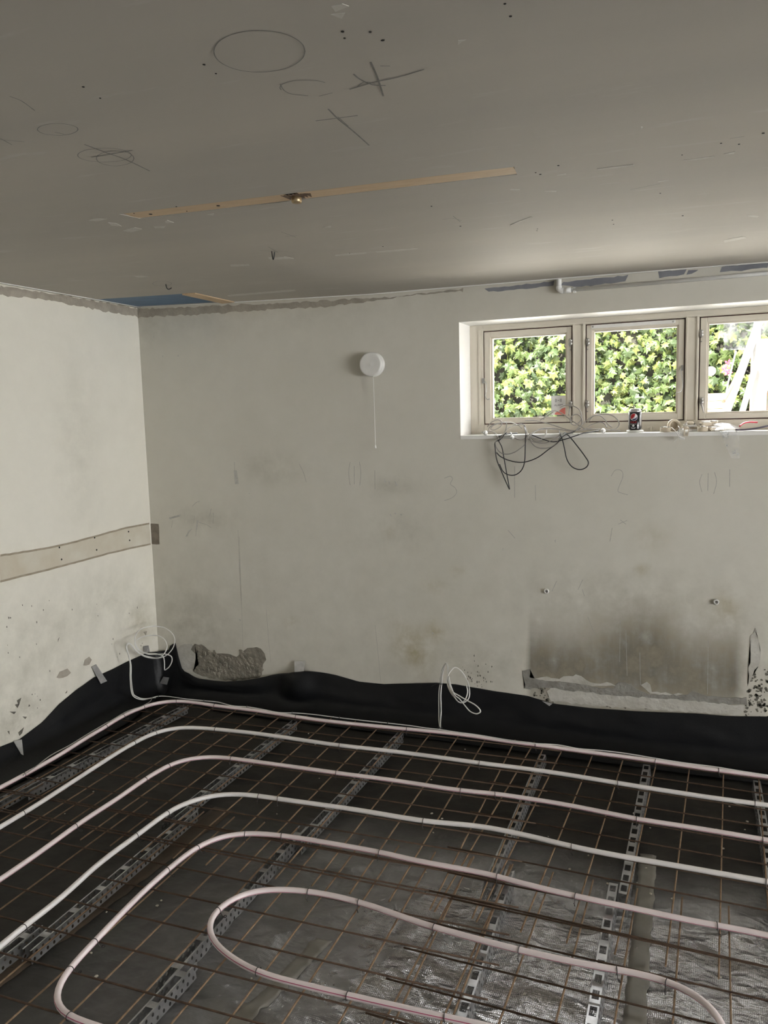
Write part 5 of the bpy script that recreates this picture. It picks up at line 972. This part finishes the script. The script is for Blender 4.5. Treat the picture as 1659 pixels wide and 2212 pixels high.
for p, lab in zip(PLUG, ('white wall plug above the left part of the damp stain', 'white wall plug above the right part of the damp stain')):
    e = tag(empty('wall_plug', (p[0], YB, p[1])), lab, 'wall plug', 'wall plugs above the damp stain')
    bm = bmesh.new(); lathe(bm, [(0.010, 0.0), (0.014, 0.001), (0.013, 0.011), (0.009, 0.0125), (0.007, 0.008), (0.007, 0.004)], 20, axis='y'); obj('collar', bm, MAT['plastic_white'], e)
    bm = bmesh.new(); lathe(bm, [(0.007, 0.0035), (0.006, 0.006), (0.0, 0.0065)], 16, axis='y'); obj('core', bm, MAT['steel'], e)

# ---------------------------------------------------------------- things on the sill
SZ = WIN[2]
r_lab = random.Random(2)
where = ['hanging in the widest white loop at the left end of the sill', 'doubled black cable hanging lowest to a pointed bend', 'long black cable sagging under the tangle from left to right', 'black cable hanging in a deep U below the left of the sill', 'black cable in a long pear-shaped loop below the first mullion', 'short stiff cable end standing up in front of the left pane', 'cable arching up across the corner of the left pane', 'cable curling up in front of the first mullion', 'cable arching highest over the right end of the tangle', 'low cable arc left of the can', 'cable in a small hoop near the drinks can', 'thin cable curled at the far left of the tangle', 'cable loop dropping over the sill edge at the left', 'cable looped over the middle of the tangle', 'nearly straight cable lying across the back of the tangle', 'cable sagging just below the sill edge', 'cable drooping in a wide shallow bow below the sill', 'short cable bow hanging at the middle of the tangle', 'cable lying flat along the front of the tangle', 'thin black cable dipping below the sill and running to the can']
for i, ((kind, pts), wl) in enumerate(zip(SILL_CABLES, where)):
    P = [(p[0], p[1], max(p[2], SZ + 0.003) if p[1] > 4.196 else p[2]) for p in pts]
    P = [(p[0], min(p[1], 4.19) if p[2] < SZ - 0.004 else p[1], p[2]) for p in P]
    if kind == 'white' and not wl.startswith(('hanging', 'low', 'short', 'nearly', 'thin', 'cable')): pass
    lab = wl if kind == 'black' else 'pale ' + wl
    P = catmull(P, 6)
    for q in P:
        if q.y > 4.190 and q.z < SZ + 0.003:
            if q.y < 4.215 and q.z < SZ - 0.002: q.y = 4.190
            else: q.z = SZ + 0.003
    cable('loose_cable', P, 0.0029 if kind == 'white' else 0.0029, MAT['cable_grey'] if kind == 'white' else MAT['cable_black'], lab, 6, 1, grp='tangled cables on the sill')  # pale cables drawn grey: backlit shade put into their colour
for p, lab, s in (((-0.96, 4.176, 1.664), 'white plug end hanging at the front of the cable tangle', 1), ((-0.50, 4.24, SZ + 0.012), 'white round plug lying at the right end of the cable tangle', 1.2), ((-0.66, 4.25, SZ + 0.008), 'small white connector in the right part of the cable tangle', 0.8), ((-1.12, 4.235, SZ + 0.012), 'white connector box at the left end of the cable tangle', 1.2)):
    e = tag(empty('cable_plug', p), lab, 'plug')
    bm = bmesh.new(); lathe(bm, [(0.0, -0.012 * s), (0.008 * s, -0.010 * s), (0.011 * s, 0.0), (0.009 * s, 0.008 * s), (0.004 * s, 0.014 * s), (0.0, 0.014 * s)], 14, axis='y'); obj('body', bm, MAT['plastic_white'], e)
    bm = bmesh.new()
    for dx in (-0.004, 0.004): lathe(bm, [(0.0015 * s, 0.010 * s), (0.0015 * s, 0.024 * s), (0.0, 0.025 * s)], 8, (dx * s, 0, 0), 'y')
    obj('pin', bm, MAT['steel'], e)
# soft drink can on a flat white lid
can_c = (-0.345, 4.262)
bm = bmesh.new(); lathe(bm, [(0.0, 0.0), (0.040, 0.0), (0.042, 0.003), (0.042, 0.010), (0.039, 0.0125), (0.0, 0.0125)], 32)
o = obj('white_coaster', bm, MAT['plastic_white']); o.location = (can_c[0], can_c[1], SZ); tag(o, 'flat white plastic disc under the drinks can on the sill', 'coaster')
MAT['can_black'] = M('can_black_print', (0.012, 0.012, 0.013), rough=0.28, metal=0.3); MAT['can_silver'] = M('can_aluminium', (0.62, 0.62, 0.64), (0.52, 0.52, 0.54), 20, 0.28, 0.9)
MAT['can_red'] = M('can_red_print', (0.50, 0.02, 0.03), rough=0.35); MAT['can_blue'] = M('can_blue_print', (0.010, 0.022, 0.11), rough=0.35); MAT['can_white'] = M('can_white_print', (0.80, 0.80, 0.80), rough=0.35)
can = tag(empty('drinks_can', (can_c[0], can_c[1], SZ + 0.0125)), 'black and silver cola can with a red, white and blue globe on the sill', 'can')
CR = 0.0325
bm = bmesh.new(); lathe(bm, [(0.0, 0.003), (0.020, 0.003), (0.024, 0.0), (0.027, 0.002), (CR, 0.010), (CR, 0.091)], 40); obj('body', bm, MAT['can_black'], can)
bm = bmesh.new(); lathe(bm, [(CR, 0.091), (0.0305, 0.097), (0.0270, 0.103), (0.0258, 0.1045), (0.0268, 0.107), (0.0255, 0.108), (0.0235, 0.104), (0.0, 0.104)], 40); obj('shoulder', bm, MAT['can_silver'], can)
CA = math.atan2(-can_c[1], -can_c[0]) - R_(6)      # direction of the printed front
def wrapc(u, v, d=0.0003):
    a = CA + u / CR; return (math.cos(a) * (CR + d), math.sin(a) * (CR + d), v)
def decal(name, pts, mat, d):
    bm = bmesh.new(); n = len(pts); c = (sum(p[0] for p in pts) / n, sum(p[1] for p in pts) / n)
    cv = bm.verts.new(wrapc(*c, d)); vv = [bm.verts.new(wrapc(*p, d)) for p in pts]; mid = [bm.verts.new(wrapc((p[0] + c[0]) / 2, (p[1] + c[1]) / 2, d)) for p in pts]
    for i in range(n):
        j = (i + 1) % n; bm.faces.new((cv, mid[i], mid[j])); bm.faces.new((mid[i], vv[i], vv[j], mid[j]))
    return obj(name, bm, mat, can)
GC, GR = (-0.003, 0.066), 0.0185
circ = lambda r, a0, a1, n: [(GC[0] + r * math.cos(R_(a0 + (a1 - a0) * k / n)), GC[1] + r * math.sin(R_(a0 + (a1 - a0) * k / n))) for k in range(n + 1)]
decal('globe', circ(GR, 0, 360, 36)[:-1], MAT['can_white'], 0.0003)
decal('globe_red', circ(GR * 0.9, 62, 218, 16) + [(GC[0] - 0.006, GC[1] - 0.007), (GC[0] + 0.001, GC[1] - 0.001), (GC[0] + 0.005, GC[1] + 0.006)], MAT['can_red'], 0.0006)
decal('globe_blue', circ(GR * 0.9, 232, 366, 16) + [(GC[0] + 0.0115, GC[1] - 0.004), (GC[0] + 0.005, GC[1] - 0.008), (GC[0] - 0.003, GC[1] - 0.010)], MAT['can_blue'], 0.0006)
decal('side_panel', [(0.029, 0.012), (0.044, 0.012), (0.046, 0.05), (0.044, 0.09), (0.029, 0.09), (0.0275, 0.05)], MAT['can_silver'], 0.0003)
decal('side_panel', [(-0.029, 0.012), (-0.044, 0.012), (-0.046, 0.05), (-0.044, 0.09), (-0.029, 0.09), (-0.030, 0.05)], MAT['can_silver'], 0.0003)
for body, size, u0, v0, mk in (('MAX', 0.0155, -0.005, 0.0395, 'can_red'), ('NO SUGAR', 0.0058, -0.006, 0.0305, 'can_white')):
    tm = text_mesh(body, size)
    for v in tm.vertices: v.co = Vector(wrapc(u0 + v.co.x + 0.2 * v.co.y, v0 + v.co.y, 0.0006))
    link('lettering', tm, MAT[mk], can)
decal('drop_mark', [(-0.005 + 0.006 * math.cos(t), 0.0225 + 0.006 * math.sin(t)) for t in [0.5236 * k for k in range(12)]], MAT['can_white'], 0.0005)
decal('drop_mark', [(-0.017, 0.014), (-0.005, 0.011), (0.007, 0.014), (0.003, 0.0085), (-0.013, 0.0085)], MAT['can_white'], 0.0005)
decal('drop_mark', [(0.018 + 0.004 * math.cos(t), 0.022 + 0.008 * math.sin(t)) for t in [0.5236 * k for k in range(12)]], MAT['can_white'], 0.0005)
decal('drop_mark', [(0.014, 0.0085), (0.022, 0.0085), (0.022, 0.013), (0.014, 0.013)], MAT['can_white'], 0.0005)
bm = bmesh.new(); lathe(bm, [(0.005, 0.0), (0.008, 0.0005), (0.008, 0.0015), (0.005, 0.002)], 14, (0.006, 0, 0.1045)); obj('ring_pull', bm, MAT['can_silver'], can)

# electrical fittings heaped right of the can
def fitting(name, loc, rz, lab, style, tilt=0):
    e = tag(empty(name, loc, rz), lab, 'fitting', 'electrical fittings heaped on the sill'); e.rotation_euler = (tilt, 0, rz)
    if style == 'cup':
        bm = bmesh.new(); lathe(bm, [(0.0, 0.0), (0.022, 0.0), (0.025, 0.003), (0.025, 0.022), (0.0225, 0.022), (0.0225, 0.005), (0.0, 0.005)], 24); obj('cup', bm, MAT['beige'], e)
        bm = bmesh.new(); lathe(bm, [(0.0, 0.004), (0.012, 0.004), (0.012, 0.026), (0.005, 0.028), (0.0, 0.028)], 16); obj('core', bm, MAT['plastic_white'], e)
        bm = bmesh.new()
        for s in (-1, 1): box(bm, s * 0.016 - 0.005, s * 0.016 + 0.005, -0.004, 0.004, 0.021, 0.027, 0.001)
        obj('terminal', bm, MAT['steel'], e)
    elif style == 'socket':
        bm = bmesh.new(); box(bm, -0.025, 0.025, -0.025, 0.025, 0, 0.010, 0.003); obj('plate', bm, MAT['plastic_white'], e)
        bm = bmesh.new(); lathe(bm, [(0.018, 0.009), (0.018, 0.020), (0.014, 0.024), (0.0, 0.024)], 20); obj('insert', bm, MAT['beige'], e)
        bm = bmesh.new()
        for s in (-1, 1): box(bm, s * 0.021 - 0.003, s * 0.021 + 0.003, -0.012, 0.012, 0.009, 0.017, 0.001)
        obj('bracket', bm, MAT['steel'], e)
    elif style == 'switch':
        bm = bmesh.new(); box(bm, -0.022, 0.022, -0.022, 0.022, 0, 0.016, 0.002); obj('housing', bm, MAT['beige'], e)
        bm = bmesh.new(); box(bm, -0.016, 0.016, -0.016, 0.016, 0.015, 0.022, 0.002); obj('rocker', bm, MAT['plastic_white'], e)
        bm = bmesh.new(); box(bm, -0.030, -0.021, -0.006, 0.006, 0.004, 0.007); box(bm, 0.021, 0.030, -0.006, 0.006, 0.004, 0.007); obj('claw', bm, MAT['steel'], e)
    return e
fl_ = [('cup', JUNK[0], 'round fitting nearest the drinks can'), ('socket', JUNK[1], 'square socket insert below the tape roll, at the sill edge'), ('cup', JUNK[3], 'round fitting in front of the second mullion'),
       ('switch', JUNK[5], 'small square switch insert at the front right of the heap'), ('socket', JUNK[6], 'square socket insert at the back of the heap by the mullion'), ('switch', JUNK[4], 'switch insert on the back of the heap below the right sash'), ('cup', JUNK[9], 'round fitting half under the plastic bag'), ('socket', JUNK[7], 'square socket insert at the back right of the heap')]
for i, (st, p, lab) in enumerate(fl_):
    z = SZ + 0.001
    fitting('electrical_fitting', (p[0], p[1], z), i * 0.7, lab, st)
for p, lab, st in (((-0.012, 4.285, SZ + 0.029), 'switch insert stacked on top of the heap of fittings', 'switch'), ((0.02, 4.33, SZ + 0.026), 'round fitting stacked on the rear fittings', 'cup'), ((-0.085, 4.30, SZ + 0.025), 'socket insert lying on the fittings behind the tape roll', 'socket')):
    fitting('electrical_fitting', p, 0.4, lab, st, 0.12)
# roll of white tape standing on edge
bm = bmesh.new(); lathe(bm, [(0.021, -0.010), (0.031, -0.010), (0.031, 0.010), (0.021, 0.010), (0.021, -0.010)], 36, axis='y')
o = obj('tape_roll', bm, MAT['beige']); o.location = (-0.160, 4.30, SZ + 0.0315); o.rotation_euler = (0, 0, R_(20)); tag(o, 'roll of cream tape standing on edge among the fittings', 'tape roll')
# clip frame over the edge, hanging connector and its wires
bm = bmesh.new()
for q in ((-0.011, 0.011, 0.016, 0.021), (-0.011, 0.011, -0.021, -0.016), (-0.011, -0.007, -0.021, 0.021), (0.007, 0.011, -0.021, 0.021)): box(bm, q[0], q[1], -0.003, 0.003, q[2], q[3], 0.0008)
o = obj('switch_frame', bm, MAT['beige']); o.location = (-0.098, 4.19, 1.679); o.rotation_euler = (R_(12), R_(8), 0); tag(o, 'small beige switch frame hanging over the sill edge', 'frame')
e = tag(empty('hanging_connector', (-0.118, 4.17, 1.648)), 'white connector dangling by thin wires below the fittings', 'connector')
bm = bmesh.new(); box(bm, -0.012, 0.014, -0.007, 0.007, -0.005, 0.006, 0.003); o = obj('block', bm, MAT['plastic_white'], e); o.rotation_euler = (0, R_(15), 0)
bm = bmesh.new(); tube(bm, catmull([(-0.05, 0.07, 0.052), (-0.036, 0.02, 0.042), (-0.026, 0.008, 0.03), (-0.010, 0, 0.003)], 5), 0.0016, 6); tube(bm, catmull([(-0.02, 0.06, 0.06), (-0.013, 0.02, 0.05), (-0.014, 0.008, 0.02), (-0.024, 0.004, -0.006), (-0.036, 0.004, -0.016)], 5), 0.0014, 6); obj('wire', bm, MAT['cable_white'], e)
# plastic bag slumped over the edge
bm = bmesh.new(); nu, nv = 14, 22; gv = []
for j in range(nv):
    t = j / (nv - 1); row = []
    for i in range(nu):
        s = i / (nu - 1)
        if t < 0.35:
            q = t / 0.35; x = -0.01 + 0.14 * s + 0.02 * q; y_ = 4.31 - 0.115 * q; z = SZ + 0.004 + 0.035 * (1 - q) * (0.5 + 0.5 * math.sin(s * 3.1))
        else:
            q = (t - 0.35) / 0.65; wdt = 0.085 * (1 - 0.55 * q); x = 0.052 + 0.055 * q + (s) * wdt; y_ = 4.193 - 0.012 * math.sin(q * 2.5); z = SZ + 0.004 - 0.135 * q
        k = noise.noise((x * 40, z * 40, y_ * 20)); kk = abs(noise.noise((x * 25, z * 18, 7)))
        row.append(bm.verts.new((x + 0.004 * k, min(y_ - 0.012 * kk, 4.197 if t >= 0.35 else 9), z + (0.012 * kk if t < 0.35 else 0.003 * k))))
    gv.append(row)
for j in range(nv - 1):
    for i in range(nu - 1): bm.faces.new((gv[j][i], gv[j][i + 1], gv[j + 1][i + 1], gv[j + 1][i]))
tag(obj('plastic_bag', bm, MAT['film'], None, False), 'crumpled clear plastic bag slumped over the sill edge', 'bag')
cable('red_cable', [(p[0], p[1], max(p[2] - 0.012, SZ + 0.006)) for p in REDC], 0.0042, MAT['red'], 'short red cable piece curved on the sill at the right')
cable('violet_cable', [(p[0], p[1], max(p[2] - 0.006, SZ + 0.006)) for p in VIOL], 0.0046, MAT['purple'], 'dark violet cable lying along the sill edge at the right')

# ---------------------------------------------------------------- outside the window
bm = bmesh.new(); box(bm, -7, 7, 4.56, 9.0, 1.60, 1.735)
tag(obj('ground', bm, MAT['ground']), 'pale sunlit paving outside the window', kind='structure')
LEAF = [(0, -0.62), (0.16, -0.30), (0.44, -0.34), (0.34, -0.02), (0.58, 0.24), (0.26, 0.26), (0.12, 0.46), (0.0, 0.36)]
def leaf_geo():
    v = [(0, 0, 0.10)]; out = LEAF + [(-a, b) for a, b in LEAF[1:-1][::-1]]
    for a, b in out: v.append((a, b, -0.10 * abs(a) - 0.10 * max(0, -b)))
    f = [(0, i + 1, (i + 1) % len(out) + 1) for i in range(len(out))]
    return v, f
LV, LF = leaf_geo()
leaf_me = bpy.data.meshes.new('leaf'); leaf_me.from_pydata(LV, [], LF); leaf_me.materials.append(MAT['leaf'])
hedge = tag(empty('ivy_hedge', (-0.8, 6.7, 1.735)), 'dense green ivy hedge in sunlight filling the view through the window', 'hedge')
rr = random.Random(11); specs = []
for k in range(6700):
    x = rr.uniform(-3.4, 4.6); z = rr.uniform(1.76, 2.70)
    lump = noise.noise((x * 2.6, z * 2.6, 3)) * 0.10
    y = 6.62 + lump + rr.uniform(-0.06, 0.07)
    s = rr.uniform(0.045, 0.092)
    eul = (R_(90 + rr.gauss(-12, 26)), R_(rr.gauss(0, 24)), R_(rr.gauss(0, 30)))
    specs.append((y, x, z, s, eul))
specs.sort()
vis = [q for q in specs if -1.75 < q[1] < 0.50 and 1.78 < q[2] < 2.46][:300]; vset = set(vis)
from mathutils import Euler
for y, x, z, s, eul in vis:
    o = link('leaf', leaf_me, None, hedge); o.location = Vector((x, y, z)) - hedge.location; o.scale = (s, s, s); o.rotation_euler = eul
verts = []; faces = []
for q in specs:
    if q in vset: continue
    y, x, z, s, eul = q; mt_ = Matrix.Translation((x, y, z)) @ Euler(eul).to_matrix().to_4x4() @ Matrix.Scale(s, 4); b0 = len(verts)
    verts += [mt_ @ Vector(v) for v in LV]; faces += [tuple(i + b0 for i in f) for f in LF]
me = bpy.data.meshes.new('foliage'); me.from_pydata(verts, [], faces)
o = link('foliage', me, MAT['leaf'], hedge); o.location = -hedge.location; o['kind'] = 'stuff'
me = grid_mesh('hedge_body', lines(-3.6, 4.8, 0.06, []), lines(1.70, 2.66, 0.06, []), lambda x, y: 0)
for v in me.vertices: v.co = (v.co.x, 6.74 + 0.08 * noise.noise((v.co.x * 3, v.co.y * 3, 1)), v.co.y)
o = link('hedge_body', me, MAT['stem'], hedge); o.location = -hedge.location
# fence behind and the clutter outside the right-hand light
for i in range(6):
    bm = bmesh.new(); box(bm, 0, 0.115, 0, 0.02, 0, 1.3, 0.002)
    o = obj('fence_board', bm, MAT['fence']); o.location = (0.28 + i * 0.12, 6.49, 1.735 - 0.0); tag(o, ('upright brown fence board behind the white post, leftmost of the row', 'second upright brown fence board behind the white post', 'third upright brown fence board from the left', 'fourth upright brown fence board from the left', 'fifth upright brown fence board from the left', 'rightmost upright brown fence board')[i], 'fence board', 'fence boards outside')
    if i >= 0: o.scale = (1, 1, 0.42)
def beam(name, a, b, w, d, mat, lab, cat):
    a, b = Vector(a), Vector(b); dirv = b - a; bm = bmesh.new(); box(bm, -w / 2, w / 2, -d / 2, d / 2, 0, dirv.length, 0.004)
    o = obj(name, bm, mat); o.location = a; o.rotation_euler = dirv.to_track_quat('Z', 'Y').to_euler(); tag(o, lab, cat); return o
beam('timber_post', (POST[1][0], 5.5, 1.735), (POST[0][0], 5.5, 2.46), 0.052, 0.04, MAT['outwhite'], 'upright white timber post outside the right-hand light', 'post')
beam('leaning_board', (0.088, 5.16, 1.735), (0.33, 5.66, 2.46), 0.045, 0.02, MAT['outwhite'], 'white board leaning towards the post outside', 'board')
beam('leaning_board', (0.25, 5.04, 1.735), (0.41, 5.42, 2.32), 0.045, 0.02, MAT['outwhite'], 'white board leaning at the right edge of the window view', 'board')
beam('leaning_board', (0.175, 5.10, 1.735), (0.275, 5.40, 2.10), 0.03, 0.02, MAT['outwhite'], 'shorter white board leaning between the long board and the post', 'board')
bm = bmesh.new(); tube(bm, catmull(HANDLE, 5), 0.011, 10); o = obj('tool_handle', bm, MAT['handle_wood']); tag(o, 'curved brown tool handle leaning against the white board', 'handle')
bm = bmesh.new(); tube(bm, [ROD[0], ROD[1], (0.085, 5.68, 1.74)], 0.005, 8); tag(obj('thin_rod', bm, MAT['outwhite']), 'thin white rod leaning outside, left of the boards', 'rod')
me = grid_mesh('plastic_sheeting', lines(0, 1, 0.05, []), lines(0, 1, 0.07, []), lambda x, y: 0)
for v in me.vertices:
    s, t = v.co.x, v.co.y; a = Vector(SHEETING[0]).lerp(Vector(SHEETING[1]), s); b = Vector(SHEETING[3]).lerp(Vector(SHEETING[2]), s); a.z += 0.10
    p = b.lerp(a, t); p.y += 0.03 * noise.noise((s * 6, t * 4, 2)) + 0.01 * noise.noise((s * 20, t * 14, 3)); v.co = p
o = link('plastic_sheeting', me, MAT['film_grey']); tag(o, 'dusty clear plastic sheeting hanging outside the right-hand light', 'sheeting')
for i, z in enumerate((1.735, 1.788, 1.841)):
    bm = bmesh.new(); box(bm, -0.09, 0.09, -0.05, 0.05, 0, 0.05, 0.004); o = obj('brick', bm, MAT['brick']); o.location = (0.04 + 0.008 * i, 6.0, z); o.rotation_euler = (0, 0, R_(4 * i - 4))
    tag(o, ('bottom', 'middle', 'top')[i] + ' pale brick of the small stack outside the right-hand light', 'brick', 'bricks stacked outside')
bm = bmesh.new(); lathe(bm, [(0.0, -0.036), (0.02, -0.03), (0.034, -0.012), (0.036, 0.004), (0.03, 0.022), (0.014, 0.034), (0.0, 0.036)], 20)
o = obj('garden_ball', bm, MAT['outwhite']); o.location = BALL; tag(o, 'white garden ball in the ivy beside the right-hand sash', 'ball')
for p, lab in zip(FLOWERS, ('upper red blossom in the ivy left of the thin rod', 'lower red blossom in the ivy left of the thin rod', 'dull red leaf cluster beside the red blossoms', 'orange-red leaf cluster at the top of the left pane')):
    bm = bmesh.new()
    for k in range(5):
        a = 2 * math.pi * k / 5; c, s = math.cos(a), math.sin(a)
        vv = [bm.verts.new(q) for q in ((0, 0, 0), (0.018 * c - 0.008 * s, -0.008, 0.018 * s + 0.008 * c), (0.032 * c, -0.016, 0.032 * s), (0.018 * c + 0.008 * s, -0.008, 0.018 * s - 0.008 * c))]; bm.faces.new(vv)
    lathe(bm, [(0.005, 0.0), (0.005, 0.012), (0.0, 0.015)], 8, axis='y')
    o = obj('blossom', bm, MAT['flower'], hedge); o.location = Vector(p) - hedge.location; tag(o, lab)
